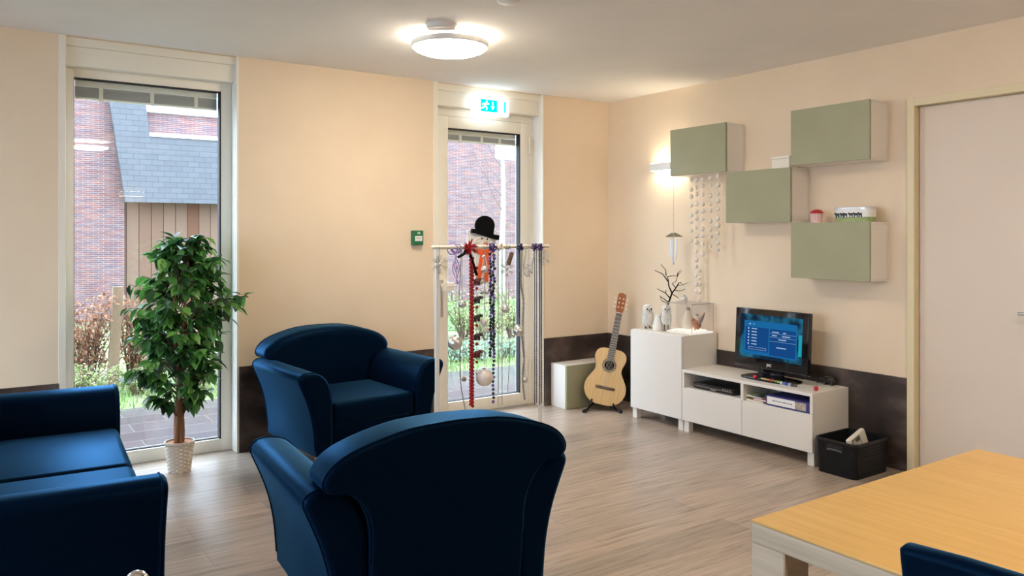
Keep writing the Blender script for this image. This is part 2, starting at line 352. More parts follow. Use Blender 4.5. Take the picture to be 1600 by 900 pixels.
# right wall with the opening of the flush door
yF0 = P(1417, 400, 'x', -0.014).y; yF1 = P(1428.5, 400, 'x', -0.014).y
DOORW = 0.90; yE = yF1 - DOORW; xrec = 0.055
DZ = P(1438, 165, 'y', yF1).z if False else 2.345
fw = yF0 - yF1; o5 = fw - 0.006
mb = MB(); mb.box(0, T, yF1 + o5, 0, 0, H); mb.box(0, T, YR - T, yE - o5, 0, H); mb.box(0, T, yE - o5, yF1 + o5, DZ + o5, H)
struct(mb.build('wall_right', M['wall'], smooth=False))
mb = MB(); mb.box(X0, X1 + T, YR - T, YR, 0, H); struct(mb.build('wall_rear', M['rearwall'], smooth=False))
mb = MB(); LW = ((-2.35, -0.95), (-4.05, -2.65))
mb.box(X0 - T, X0, LW[0][1], 0, 0, H); mb.box(X0 - T, X0, LW[1][1], LW[0][0], 0, H); mb.box(X0 - T, X0, YR - T, LW[1][0], 0, H)
for a, b in LW: mb.box(X0 - T, X0, a, b, 0, 0.12); mb.box(X0 - T, X0, a, b, 2.55, H)
struct(mb.build('wall_left', M['wall'], smooth=False))
for k, (a, b) in enumerate(LW):  # unseen windows, added to bring daylight in from the left
    r = sempty('window_%d' % (k + 2)); m = MB()
    for (ya, yb2, za, zb2) in ((a, a + 0.07, 0.12, 2.55), (b - 0.07, b, 0.12, 2.55), (a + 0.07, b - 0.07, 0.12, 0.19), (a + 0.07, b - 0.07, 2.48, 2.55)): m.box(X0 - 0.22, X0 - 0.13, ya, yb2, za, zb2, 0.004, 1)
    m.build('window_frame', M['cream'], r)
    m = MB(); m.box(X0 - 0.178, X0 - 0.172, a + 0.07, b - 0.07, 0.19, 2.48); m.build('glass_pane', M['glass'], r, smooth=False)
# wainscot
WZ = 0.602
mb = MB()
for a, b in ((X0, W1[0] - 0.035), (W1[1] + 0.012, -2.6), (-2.598, D1[0] - 0.035), (D1[1] + 0.012, -0.002)): mb.box(a, b, -0.012, 0.0, 0.0, WZ, 0.002, 1)
struct(mb.build('baseboard_back', M['wains'], smooth=False))
mb = MB(); mb.box(-0.012, 0, -1.6, -0.012, 0, WZ, 0.002, 1); mb.box(-0.012, 0, yF0 + 0.002, -1.602, 0, WZ, 0.002, 1)
struct(mb.build('baseboard_right', M['wains'], smooth=False))
# corner bead trims
def glazing(name, W, gx0, gx1, gz0, gz1, hb, leaf=None):
    r = sempty(name)
    x0, x1 = W
    yf = 0.12
    m = MB()   # edge trim on the wall, cornice, casing
    m.box(x0 - 0.034, x0 + 0.006, -0.006, 0.03, 0, OT + 0.0, 0.002, 1); m.box(x1 - 0.006, x1 + 0.010, -0.006, 0.03, 0, OT, 0.002, 1)
    m.build('edge_trim', M['cream'], r)
    m = MB(); m.box(x0 + 0.006, x1 - 0.006, 0.028, 0.12, OT - 0.055, OT, 0.003, 1); m.box(x0 + 0.006, x1 - 0.006, 0.045, 0.12, hb, OT - 0.055, 0.003, 1)
    m.box(x0 + 0.006, x1 - 0.006, 0.1205, 0.3, hb + 0.02, OT); m.build('header_panel', M['cream'], r)
    m = MB(); m.box(x0, x0 + 0.008, 0.0, 0.3, 0, OT); m.box(x1 - 0.008, x1, 0.03, 0.3, 0, OT)
    m.build('reveal_lining', M['plastic'], r, smooth=False)
    fx0, fx1 = x0 + 0.008, x1 - 0.008
    m = MB()
    g = 0.055
    if leaf is None:
        a0, a1, b0, b1 = gx0, gx1, gz0, gz1
        m.box(fx0, a0, yf + 0.001, yf + 0.09, 0, hb + 0.03, 0.004, 2); m.box(a1, fx1, yf + 0.001, yf + 0.09, 0, hb + 0.03, 0.004, 2)
        m.box(a0 - .003, a1 + .003, yf + 0.001, yf + 0.09, 0, b0, 0.004, 2); m.box(a0 - .003, a1 + .003, yf + 0.001, yf + 0.09, b1, hb + 0.03, 0.004, 2)
        m.build('window_frame', M['cream'], r)
    else:
        l0, l1, lt = leaf
        m.box(fx0, l0 - 0.003, yf + 0.012, yf + 0.10, 0, hb + 0.03, 0.003, 1); m.box(l1 + 0.003, fx1, yf + 0.012, yf + 0.10, 0, hb + 0.03, 0.003, 1)
        m.box(l0 - 0.006, l1 + 0.006, yf + 0.012, yf + 0.10, lt + 0.004, hb + 0.03, 0.003, 1)
        m.build('door_frame', M['cream'], r)
        m = MB()
        m.box(l0, gx0, yf - 0.004, yf + 0.075, 0.012, lt, 0.004, 2); m.box(gx1, l1, yf - 0.004, yf + 0.075, 0.012, lt, 0.004, 2)
        m.box(gx0, gx1, yf - 0.004, yf + 0.075, 0.012, gz0, 0.004, 2); m.box(gx0, gx1, yf - 0.004, yf + 0.075, gz1, lt, 0.004, 2)
        m.build('door_leaf', M['cream'], r)
    m = MB(); t = 0.009; y0, y1 = yf + 0.022, yf + 0.055
    m.box(gx0 - 0.001, gx0 + t * 0.5, y0, y1, gz0, gz1); m.box(gx1 - t, gx1 + 0.001, y0 - 0.02, y1, gz0, gz1); m.box(gx0, gx1, y0, y1, gz0 - .001, gz0 + t * 0.7); m.box(gx0, gx1, y0 - 0.015, y1, gz1 - t * 0.7, gz1 + .001)
    m.build('gasket', M['rubber'], r, smooth=False)
    m = MB(); m.box(gx0, gx1, yf + 0.035, yf + 0.041, gz0, gz1); m.build('glass_pane', M['glass'], r, smooth=False)
    return r
GY = 0.15
g0, g1 = P(114.5, 400, 'y', GY).x, P(343.5, 400, 'y', GY).x
win = glazing('window_1', W1, g0, g1, P(230, 700, 'y', GY).z, P(115, 120.5, 'y', 0.13).z, P(104, 104, 'y', 0.11).z)
G1 = (g0, g1, P(115, 120.5, 'y', 0.13).z)
g0, g1 = P(697, 400, 'y', GY).x, P(810, 400, 'y', GY).x
hb = P(737, 172, 'y', 0.11).z; lt = P(730, 184, 'y', 0.12).z
door = glazing('door_1', D1, g0, g1, P(750, 621, 'y', GY).z, P(730, 202.5, 'y', 0.13).z, hb, (D1[0] + 0.05, P(826, 300, 'y', 0.12).x, lt))
G2 = (g0, g1, P(730, 202.5, 'y', 0.13).z)
# blinds pulled up behind the glass
def blind(gx0, gx1, gt, label, drop, tapes):
    t = thing('venetian_blind', label, 'blind', ((gx0 + gx1) / 2, 0.19, gt))
    h = (gx1 - gx0) / 2 - 0.012
    m = MB(); m.box(-h, h, -0.014, 0.014, -0.043, -0.004, 0.003, 1); m.build('head_rail', M['cream'], t)
    m = MB(); n = 9
    for k in range(n):
        z = -0.046 - (drop - 0.012) * k / n
        m.box(-h, h, -0.013, 0.013, z - 0.004, z - 0.001, 0, mtx=Matrix.Translation((0, 0, 0)) @ Matrix.Rotation(0.0, 4, 'X'))
    m.box(-h, h, -0.006, 0.006, -0.046 - drop + 0.006, -0.046)
    m.build('slat_stack', M['slat'], t, smooth=False)
    m = MB(); m.box(-h, h, -0.014, 0.014, -0.046 - drop, -0.046 - drop + 0.012, 0.002, 1); m.build('bottom_rail', M['cream'], t)
    for u in tapes:
        m = MB(); x = -h + 2 * h * u; m.box(x - 0.012, x + 0.012, -0.0165, 0.0165, -0.046 - drop, -0.043); m.build('ladder_tape', M['cream'], t, smooth=False)
blind(*G1, 'grey slatted blind pulled up at the top of the wide left window', 0.082, (0.17, 0.52, 0.84))
blind(*G2, 'grey slatted blind pulled up inside the top of the glazed door', 0.055, (0.2, 0.5, 0.76))
# door furniture of the glazed door (parts of door_1)
hx = P(690, 447, 'y', 0.115)
m = MB(); m.box(hx.x - 0.012, hx.x + 0.014, 0.106, 0.117, hx.z - 0.26, hx.z + 0.05, 0.004, 2); m.build('handle_plate', M['steel'], door)
m = MB(); m.tube([(hx.x, 0.112, hx.z), (hx.x, 0.065, hx.z), (hx.x + 0.02, 0.055, hx.z), (hx.x + 0.10, 0.055, hx.z)], 0.011, 10); m.box(hx.x - 0.02, hx.x + 0.085, 0.05, 0.062, hx.z - 0.035, hx.z + 0.03, 0.006, 2)
m.build('door_handle', M['cream'], door)
kx = P(705, 455, 'y', 0.07); m = MB(); m.tube([(kx.x, 0.06, kx.z + 0.03), (kx.x, 0.06, kx.z - 0.01)], 0.002, 6); m.box(kx.x - 0.010, kx.x + 0.010, 0.056, 0.064, kx.z - 0.075, kx.z - 0.01, 0.003, 1); m.build('key_fob', M['steel'], door)
for pz in (228, 575):
    q = P(828, pz, 'y', 0.105); m = MB(); m.tube([(q.x, 0.105, q.z - 0.075), (q.x, 0.105, q.z + 0.075)], 0.009, 10)
    for dz in (-0.025, 0.025): m.tube([(q.x, 0.105, q.z + dz - 0.002), (q.x, 0.105, q.z + dz + 0.002)], 0.0105, 10)
    m.build('hinge', M['cream'], door)
# right-hand flush door
d2 = sempty('door_2')
mb = MB()
mb.box(-0.016, 0.10, yF1, yF0, 0, DZ + fw, 0.002, 1); mb.box(-0.016, 0.10, yE - fw, yE, 0, DZ + fw, 0.002, 1); mb.box(-0.016, 0.10, yE, yF1, DZ, DZ + fw, 0.002, 1)
mb.build('door_frame', M['creamy'], d2)
mb = MB(); mb.box(xrec + 0.001, 0.10, yE + 0.0, yF1, 0.0, DZ, 0); mb.build('door_stop', M['creamy'], d2, smooth=False)
mb = MB(); mb.box(xrec - 0.012, xrec + 0.028, yE + 0.004, yF1 - 0.004, 0.006, DZ - 0.004, 0.002, 1); mb.build('door_leaf', M['doorleaf'], d2)
q = P(1592, 490, 'x', -0.0); hy = q.y - 0.135
mb = MB(); mb.tube([(xrec - 0.012, hy, q.z), (0.0, hy, q.z), (-0.012, hy + 0.012, q.z), (-0.014, q.y, q.z)], 0.0095, 12)
mb.lathe([(0.026, 0), (0.026, 0.008), (0.02, 0.010)], 20, (xrec - 0.012, hy, q.z), mtx=Matrix.Rotation(-PI / 2, 4, 'Y')); mb.build('door_handle', M['steel'], d2)

# ------------------------------------------------------------------ ceiling fittings
def ceiling_lamp(label, x, y):
    t = thing('ceiling_light', label, 'ceiling light', (x, y, H), 0, 'round ceiling lights of the room')
    m = MB(); m.lathe([(0.15, -0.001), (0.15, -0.038), (0.10, -0.040)], 40); m.build('base', M['plastic'], t)
    m = MB(); m.lathe([(0.150, -0.030), (0.152, -0.012), (0.1555, -0.012), (0.158, -0.030)], 40); m.build('glow_rim', M['glow'], t)
    m = MB(); R = 0.238
    m.ring_loft([[Vector((r * math.cos(2 * PI * k / 56), r * math.sin(2 * PI * k / 56), z)) for k in range(56)] for r, z in ((R - .030, -0.038), (R, -0.038), (R + .005, -0.043), (R + .005, -0.070), (R, -0.074), (R - .014, -0.074), (R - 0.030, -0.062), (R - .030, -0.038))], True, False)
    m.build('ring', M['plastic'], t)
    m = MB(); m.lathe([(0.10, -0.042), (R - 0.032, -0.046), (R - 0.014, -0.0735), (R - 0.02, -0.088), (R - 0.06, -0.104), (0.09, -0.113), (0.0, -0.116)], 56); m.build('diffuser', M['lamp'], t)
    return t
LC = P(703, 75, 'z', H - 0.074)
ceiling_lamp('lit round ceiling light with white ring near the back wall', LC.x, LC.y)
ceiling_lamp('lit round ceiling light above the camera, mirrored in the left window glass', -3.66, -5.9)
ceiling_lamp('lit round ceiling light above the dining table', -1.7, -4.9)
q = P(690, 44, 'z', H - 0.02)
t = thing('ceiling_sensor', 'white round ceiling sensor right in front of the lit ceiling light', 'sensor', (q.x, q.y, H))
m = MB(); m.lathe([(0.094, -0.0005), (0.094, -0.010), (0.090, -0.012), (0.086, -0.024), (0.084, -0.026)], 40); m.build('housing', M['plastic'], t)
m = MB(); m.lathe([(0.083, -0.0262), (0.083, -0.029), (0.076, -0.031), (0.0, -0.032)], 40); m.build('cover', mat('grey_sensor_cover', (0.55, 0.54, 0.53), 0.4), t)
q = P(795, 0, 'z', H - 0.01)
m = MB(); m.lathe([(0.062, -0.0005), (0.062, -0.018), (0.05, -0.026), (0.0, -0.028)], 32); tag(m.build('smoke_detector', M['plastic'], loc=(q.x, q.y, H)), 'small white round disc on the ceiling at the top edge of the photo', 'smoke detector')

# exit sign above the glazed door
a = P(740, 165, 'y', -0.03); b = P(796, 172, 'y', -0.03); zt = P(768, 151.5, 'y', -0.03).z; zb = P(768, 180.5, 'y', -0.03).z
ex = thing('exit_sign', 'lit green and white emergency exit sign above the glazed door', 'exit sign', ((a.x + b.x) / 2, 0.028, (zt + zb) / 2))
hw, hh = (b.x - a.x) / 2, (zt - zb) / 2
m = MB(); m.box(-hw, hw, -0.065, 0.0, -hh, hh, 0.022, 4); m.build('housing', emit('lit_white_housing', (0.86, 0.97, 1.0), 1.3), ex)
SG = emit('lit_turquoise', (0.0, 0.55, 0.42), 0.9); SWH = emit('lit_white', (0.9, 1, 1), 1.2)
m = MB(); m.box(-hw * 0.64, hw * 0.28, -0.0665, -0.064, -hh * 0.66, hh * 0.66); m.box(hw * 0.66, hw * 0.76, -0.0665, -0.064, -hh * 0.6, hh * 0.6, 0.0); m.build('green_panel', SG, ex, smooth=False)
def runner():
    m = MB(); s = hh * 0.55; cx = -hw * 0.40; y0, y1 = -0.0685, -0.066
    def bar(pts, r): 
        for (ax, az), (bx, bz) in zip(pts, pts[1:]):
            d = Vector((bx - ax, bz - az)); n = Vector((-d.y, d.x)).normalized() * r
            m.prism([(cx + s * (ax) + n.x, s * az + n.y), (cx + s * bx + n.x, s * bz + n.y), (cx + s * bx - n.x, s * bz - n.y), (cx + s * ax - n.x, s * az - n.y)], y0, y1)
    m.prism([(cx + s * (0.35 + 0.2 * math.cos(k)), s * (0.75 + 0.2 * math.sin(k))) for k in [i * PI / 5 for i in range(10)]], y0, y1)
    bar([(0.2, 0.5), (-0.1, -0.1)], s * 0.17); bar([(0.2, 0.45), (0.65, 0.2), (0.85, 0.45)], s * 0.09); bar([(0.1, 0.4), (-0.5, 0.35), (-0.6, 0.0)], s * 0.09)
    bar([(-0.1, -0.1), (0.4, -0.35), (0.3, -0.9)], s * 0.11); bar([(-0.15, -0.1), (-0.4, -0.5), (-0.95, -0.55)], s * 0.11)
    ax = hw * 0.02; m.prism([(ax - s * 0.11, s * 0.85), (ax + s * 0.11, s * 0.85), (ax + s * 0.11, -s * 0.1), (ax + s * 0.4, -s * 0.1), (ax, -s * 0.75), (ax - s * 0.4, -s * 0.1), (ax - s * 0.11, -s * 0.1)], y0, y1)
    m.build('pictogram', SWH, ex, smooth=False)
runner()

# green call point on the back wall
q = P(652.5, 371.5, 'y', -0.03)
cp = thing('call_point', 'small green square emergency door release box on the back wall', 'call point', (q.x, 0, q.z))
m = MB(); m.box(-0.046, 0.046, -0.045, 0, -0.058, 0.058, 0.006, 3); m.build('housing', M['green'], cp)
m = MB(); m.box(-0.030, 0.034, -0.047, -0.044, -0.026, 0.014, 0.001, 1); m.build('label_plate', M['card'], cp)
m = MB()
for k in (-0.014, 0.0, 0.014): m.box(k - 0.004, k + 0.004, -0.0478, -0.0465, -0.006, 0.0)
m.build('label_mark', M['dark'], cp, smooth=False)
m = MB()
for k in (-0.004, 0.010): m.box(k - 0.0035, k + 0.0035, -0.0465, -0.0445, 0.030, 0.046)
m.build('printed_mark', M['card'], cp, smooth=False)

# wall lamps: slim bar shining up and down
def sconce(label, loc, rz):
    t = thing('wall_light', label, 'wall light', loc, rz, 'slim up-and-down wall lights')
    m = MB(); m.box(-0.09, 0, -0.17, 0.17, -0.032, 0.032, 0.004, 2); m.build('body', M['plastic'], t)
    em = emit('sconce_glow', (1.0, 0.84, 0.60), 10)
    for sgn in (1, -1):
        m = MB(); m.box(-0.078, -0.012, -0.16, 0.16, sgn * 0.0315, sgn * 0.0345); m.build('light_strip', em, t, smooth=False)
    return t
q = P(1014, 262, 'x', -0.09)
sconce('lit slim white wall light beside the leftmost green wall cabinet', (0, q.y - 0.17, q.z), 0)
sconce('lit slim wall light on the rear wall, mirrored in the left window', (-3.02, YR, 2.13), -PI / 2)

# ------------------------------------------------------------------ navy armchairs and sofa
ARM = [(0.298, 0.17), (0.298, 0.30), (0.298, 0.42), (0.301, 0.51), (0.314, 0.582), (0.342, 0.640), (0.385, 0.674), (0.435, 0.686), (0.478, 0.684), (0.505, 0.668), (0.513, 0.645), (0.505, 0.618), (0.480, 0.560), (0.453, 0.49), (0.431, 0.41), (0.415, 0.31), (0.405, 0.17)]
def arm_outline(off, sg):
    a = [(x, z) for x, z in [(p.x, p.y) for p in smooth_curve([(x, z, 0) for x, z in ARM], 3)]]
    return [(sg * (x + off), z) for x, z in a]
def seat_unit(name, label, cat, loc, rz, off=0.0, group=None, cushions=1, D=0.84):
    """local front = -Y, origin on the floor below the middle; off widens the seat"""
    t = thing(name, label, cat, loc, rz, group)
    yb = D / 2; yf = -D / 2
    def lean(x, y, z): return (x, y + max(0, z - 0.2) * 0.10, z)
    for sg in (-1, 1):
        m = MB(); puffy(m, arm_outline(off, sg), yf + 0.02, yb - 0.006, 0.022, None, 4)
        o = m.build('armrest', M['navy'], t, angle=50)
        pl = inset2(arm_outline(off, sg), -0.001)
        for yy, nm in ((yf + 0.041, 'piping'), (yb - 0.027, 'piping')):
            m = MB(); pts = [Vector((x, yy, z)) for x, z in pl[2:-1]]; m.tube(pts, 0.0034, 6); m.build(nm, M['pipe'], o)
    # back: low panel between the arms under a wide arched cushion
    w = 0.297 + off; W = 0.468 + off
    half = [(w, 0.17), (w, 0.42), (w + 0.002, 0.53), (w + 0.018, 0.595), (w + 0.05, 0.648), (w + 0.09, 0.680), (W - 0.05, 0.688), (W - 0.015, 0.692), (W, 0.710), (W - 0.003, 0.738), (W - 0.030, 0.775), (W - 0.085, 0.810), (W - 0.18, 0.842), (W * 0.35, 0.868), (0.0, 0.876)]
    hs = [(p.x, p.y) for p in smooth_curve([(x, z, 0) for x, z in half], 3)]
    outl = hs + [(-x, z) for x, z in reversed(hs[:-1])]
    m = MB(); puffy(m, outl, yb - 0.21, yb + 0.0, 0.055, lean, 6, r2=0.018, ctr=0.55)
    bk = m.build('backrest', M['navy'], t, angle=50)
    m = MB(); pts = [Vector(lean(x, yb - 0.012, z)) for x, z in inset2(outl, -0.0005)][3:-3]; m.tube(pts, 0.0036, 6); m.build('piping', M['pipe'], bk)
    # seat: upholstered front rail with cushions
    m = MB(); m.box(-w + 0.001, w - 0.001, yf + 0.055, yb - 0.12, 0.165, 0.34, 0.02, 3); m.build('seat_base', M['navy'], t)
    cw = 2 * (w - 0.003) / cushions
    for k in range(cushions):
        x0 = -w + 0.003 + cw * k
        m = MB(); m.box(x0, x0 + cw - (0.004 if k < cushions - 1 else 0), yf + 0.033, yb - 0.175, 0.335, 0.485, 0.035, 4)
        for v in m.bm.verts:      # crowned top
            if v.co.z > 0.44:
                u = (v.co.x - x0) / cw; v.co.z += 0.012 * math.sin(PI * max(0, min(1, u)))
        m.build('seat_cushion', M['navy'], t, angle=50)
    for sx in (-1, 1):
        for yy, dy in ((yf + 0.10, -0.02), (yb - 0.11, 0.03)):
            m = MB(); xx = sx * (0.345 + off)
            m.ring_loft([[Vector((xx + a * s_, yy + b * s_ + d_, z)) for a, b in ((-1, -1), (1, -1), (1, 1), (-1, 1))] for z, s_, d_ in ((0.0, 0.019, dy), (0.17, 0.030, 0.0))]); m.build('leg', M['legwood'], t, smooth=False)
    return t
far = seat_unit('armchair', 'navy leatherette armchair against the peach back wall, facing the camera', 'armchair', (-2.86, -0.60, 0), math.radians(3.5), 0.0, 'navy armchairs')
near = seat_unit('armchair', 'navy leatherette armchair in the foreground, seen from behind', 'armchair', (-3.54, -2.78, 0), math.radians(180 - 4), 0.0, 'navy armchairs')
sofa = seat_unit('sofa', 'navy leatherette two-seat sofa at the left edge of the photo', 'sofa', (-4.755, -1.685, 0), math.radians(86.6), 0.515, None, 2, 0.86)

# ------------------------------------------------------------------ dining table and chair
TX0, TX1, TY1, TY0 = -3.228, -1.984, -4.235, -5.60
tb = thing('dining_table', 'beech dining table with thick pale legs in the lower right corner', 'table', ((TX0 + TX1) / 2, (TY0 + TY1) / 2, 0))
hx_, hy_ = (TX1 - TX0) / 2, (TY1 - TY0) / 2
m = MB(); m.box(-hx_, hx_, -hy_, hy_, 0.745, 0.752, 0.002, 2); m.build('tabletop', M['beech'], tb)
m = MB(); m.box(-hx_ + 0.0015, hx_ - 0.0015, -hy_ + 0.0015, hy_ - 0.0015, 0.692, 0.7448, 0.003, 2); m.build('top_edge', M['beechside'], tb)
LGW = 0.105
for sx in (-1, 1):
    for sy in (-1, 1):
        m = MB(); x = sx * (hx_ - 0.001 - LGW / 2); y = sy * (hy_ - 0.001 - LGW / 2); m.box(x - LGW / 2, x + LGW / 2, y - LGW / 2, y + LGW / 2, 0, 0.6915, 0.003, 1); m.build('leg', M['beechside'], tb)
dc = thing('dining_chair', 'navy padded dining chair pushed up to the beech table', 'chair', (-3.062, -4.965, 0), -PI / 2)   # local front = +Y -> +X
m = MB(); m.box(-0.22, 0.22, -0.20, 0.24, 0.42, 0.48, 0.025, 4); m.build('seat', M['navy'], dc)
m = MB()
bp_ = [(-0.225, 0.50), (-0.232, 0.62), (-0.240, 0.84), (-0.240, 0.866), (-0.230, 0.876), (-0.12, 0.880), (0, 0.881), (0.12, 0.880), (0.230, 0.876), (0.240, 0.866), (0.240, 0.84), (0.232, 0.62), (0.225, 0.50)]
puffy(m, bp_, -0.275, -0.225, 0.018, lambda x, y, z: (x, y - (z - 0.5) * 0.12 - 0.25 * x * x + 0.02, z), 3); m.build('backrest', M['navy'], dc, angle=50)
for sx in (-1, 1):
    m = MB(); m.tube([(sx * 0.195, -0.20, 0.0), (sx * 0.195, -0.20, 0.44), (sx * 0.195, -0.245, 0.56)], 0.018, 10); m.build('leg', M['legwood'], dc)
    m = MB(); m.tube([(sx * 0.195, 0.205, 0.0), (sx * 0.195, 0.205, 0.425)], 0.018, 10); m.build('leg', M['legwood'], dc)
# walking stick end in front of the sofa
q = P(215, 893, 'z', 0.78)
wk = thing('quad_cane', 'chrome walking stick handle in front of the sofa at the lower photo edge', 'walking stick', (q.x, q.y, 0), YAW * -1)
m = MB(); m.tube([(-0.022, 0, 0.05), (-0.022, 0, 0.70)] + [(0.0 - 0.022 * math.cos(k * PI / 8), 0, 0.755 + 0.022 * math.sin(k * PI / 8)) for k in range(9)] + [(0.022, 0, 0.73), (0.022, -0.02, 0.71)], 0.0065, 10); m.build('shaft', M['chrome'], wk)
m = MB()
for a_, b_ in ((-1, -1), (1, -1), (1, 1), (-1, 1)): m.tube([(-0.022, 0, 0.09), (-0.022 + a_ * 0.07, b_ * 0.07, 0.05), (-0.022 + a_ * 0.08, b_ * 0.08, 0.0)], 0.007, 8)
m.build('foot_frame', M['dark'], wk)

# ------------------------------------------------------------------ low TV bench, tall cabinet, wall cabinets
cbx = -0.42
def rect_part(name, mt, parent, *bxs, bev=0.002):
    m = MB()
    for b_ in bxs: m.box(*b_, bev, 1)
    return m.build(name, mt, parent)
cy0, cy1, cz0, cz1 = -1.333, -0.758, 0.088, 0.738
cab = thing('tall_cabinet', 'white square cabinet with one plain door, left of the low TV bench', 'cabinet', (cbx / 2, (cy0 + cy1) / 2, 0))
hw = (cy1 - cy0) / 2; hd = 0.21
rect_part('body', M['white'], cab, (-hd + 0.022, hd - 0.014, -hw, hw, cz0, cz1))
rect_part('door', M['white'], cab, (-hd, -hd + 0.018, -hw + 0.001, hw - 0.001, cz0 + 0.001, cz1 - 0.004))
for sx in (-1, 1):
    for sy in (-1, 1): rect_part('leg', M['white'], cab, (sx * 0.165 - 0.025, sx * 0.165 + 0.025, sy * (hw - 0.03) - 0.025, sy * (hw - 0.03) + 0.025, 0, cz0))
by0, by1, bz1 = -2.487, -1.336, 0.482
bn = thing('tv_bench', 'low white TV bench with two open slots above two plain drawers', 'tv bench', (cbx / 2, (by0 + by1) / 2, 0))
hb_ = (by1 - by0) / 2
th = 0.022
rect_part('top', M['white'], bn, (-hd, hd - 0.014, -hb_, hb_, bz1 - th, bz1))
for sy in (-1, 1): rect_part('side_panel', M['white'], bn, (-hd + 0.020, hd - 0.014, sy * (hb_ - th / 2) - th / 2, sy * (hb_ - th / 2) + th / 2, 0.088, bz1 - th))
sz = 0.343
rect_part('divider', M['white'], bn, (-hd + 0.001, hd - 0.03, -0.013, 0.013, sz, bz1 - th))
for sy in (-1, 1): rect_part('side_edge', M['white'], bn, (-hd, -hd + 0.0195, sy * (hb_ - th / 2) - th / 2, sy * (hb_ - th / 2) + th / 2, sz, bz1 - th))
rect_part('shelf', M['white'], bn, (-hd + 0.021, hd - 0.03, -hb_ + th, hb_ - th, sz - 0.016, sz))
rect_part('back_panel', M['white'], bn, (hd - 0.03, hd - 0.02, -hb_ + th, hb_ - th, 0.10, bz1 - th))
rect_part('bottom', M['white'], bn, (-hd + 0.021, hd - 0.03, -hb_ + th, hb_ - th, 0.088, 0.104))
for a_, b_ in ((-hb_ + 0.001, -0.0015), (0.0015, hb_ - 0.001)): rect_part('drawer_front', M['white'], bn, (-hd, -hd + 0.018, a_, b_, 0.090, sz - 0.001))
for sx in (-1, 1):
    for sy in (-1, 1): rect_part('leg', M['white'], bn, (sx * 0.165 - 0.025, sx * 0.165 + 0.025, sy * (hb_ - 0.028) - 0.025, sy * (hb_ - 0.028) + 0.025, 0, 0.088))

def wall_cab(label, y0, y1, z0, z1, d=0.215, floor=False):
    t = thing('wall_cabinet', label, 'cabinet', (0, (y0 + y1) / 2, z0), 0, 'white cabinets with sage green doors')
    h = (y1 - y0) / 2; Z = z1 - z0
    rect_part('body', M['white'], t, (-d + 0.021, -0.018, -h, h, 0.016, Z - 0.016), (-d + 0.021, -0.001, -h, h, 0, 0.0158), (-d + 0.021, -0.001, -h, h, Z - 0.0158, Z))
    rect_part('back_strip', M['white'], t, (-0.0175, -0.001, -h, h, 0.016, Z - 0.016))
    rect_part('door', M['sage'], t, (-d, -d + 0.018, -h + 0.001, h - 0.001, 0.001, Z - 0.001))
    return t
CY = (-1.011, -1.592, -2.169, -2.762)
wall_cab('sage green fronted wall cabinet, leftmost, above the owls', CY[1], CY[0], 2.008, 2.388)
wall_cab('sage green fronted wall cabinet in the middle of the staggered group', CY[2], CY[1] - 0.001, 1.615, 2.002)
wall_cab('sage green fronted wall cabinet at the top right, next to the door frame', CY[3], CY[2] - 0.001, 2.010, 2.398)
wall_cab('sage green fronted wall cabinet at the lower right, with a tin on top', CY[3], CY[2] - 0.001, 1.222, 1.608)
# matching box standing on the floor behind the guitar
t = thing('floor_cabinet', 'sage green fronted white cabinet standing on the floor behind the guitar', 'cabinet', (-0.40, -0.013, 0))
rect_part('body', M['white'], t, (-0.288, 0.288, -0.205, -0.002, 0.0, 0.382)); rect_part('door', M['sage'], t, (-0.287, 0.287, -0.226, -0.208, 0.002, 0.380))

# things on the wall cabinets
q = P(1224, 262, 'x', -0.10)
t = thing('storage_box', 'small cream lidded box on the middle wall cabinet, half behind the top right one', 'box', (-0.10, q.y - 0.01, 2.002))
m = MB(); m.box(-0.05, 0.05, -0.075, 0.075, 0, 0.072, 0.004, 2); m.build('body', M['cream'], t); m = MB(); m.box(-0.055, 0.055, -0.080, 0.080, 0.072, 0.092, 0.004, 2); m.build('lid', M['cream'], t)
q = P(1276, 346, 'x', -0.12)
t = thing('candy_pot', 'small pink striped pot with a red domed lid on the lower right wall cabinet', 'pot', (-0.12, q.y, 1.608))
m = MB(); n = 40; m.ring_loft([[Vector((r * (1 + 0.05 * (k % 2)) * math.cos(2 * PI * k / n), r * (1 + 0.05 * (k % 2)) * math.sin(2 * PI * k / n), z)) for k in range(n)] for r, z in ((0.034, 0), (0.040, 0.065))])
for f in m.bm.faces: f.material_index = 1 if abs(f.normal.z) < 0.5 and (int(f.index) % 4 < 2) else 0
pk = m.build('cup', [mat('pale_pink', (0.72, 0.50, 0.48), 0.5), mat('rose_pink', (0.55, 0.22, 0.24), 0.5)], t, smooth=False)
m = MB(); m.lathe([(0.043, 0.065), (0.044, 0.07), (0.036, 0.084), (0.02, 0.092), (0.0, 0.095)], 24); m.build('lid', mat('red_lid', (0.50, 0.03, 0.04), 0.4), t)
a = P(1307, 346, 'x', -0.12); b = P(1366, 344, 'x', -0.12)
t = thing('cow_tin', 'oval white tin with black cows on green grass on the lower right wall cabinet', 'tin', (-0.12, (a.y + b.y) / 2, 1.608))
hl = abs(a.y - b.y) / 2
def oval(hx, hy, n=40): return [(hx * math.copysign(abs(math.cos(2 * PI * k / n)) ** 0.7, math.cos(2 * PI * k / n)), hy * math.copysign(abs(math.sin(2 * PI * k / n)) ** 0.55, math.sin(2 * PI * k / n))) for k in range(n)]
m = MB(); m.ring_loft([[Vector((x, y, z)) for x, y in oval(0.062, hl, 48)] for z in (0, 0.034, 0.085)])
for f in m.bm.faces: f.material_index = 1 if f.calc_center_median().z < 0.03 else 0
m.build('can', [M['plastic'], noisy('tin_grass', [(0.3, (0.22, 0.30, 0.10)), (0.7, (0.40, 0.46, 0.20))], 0.4, 30)], t)
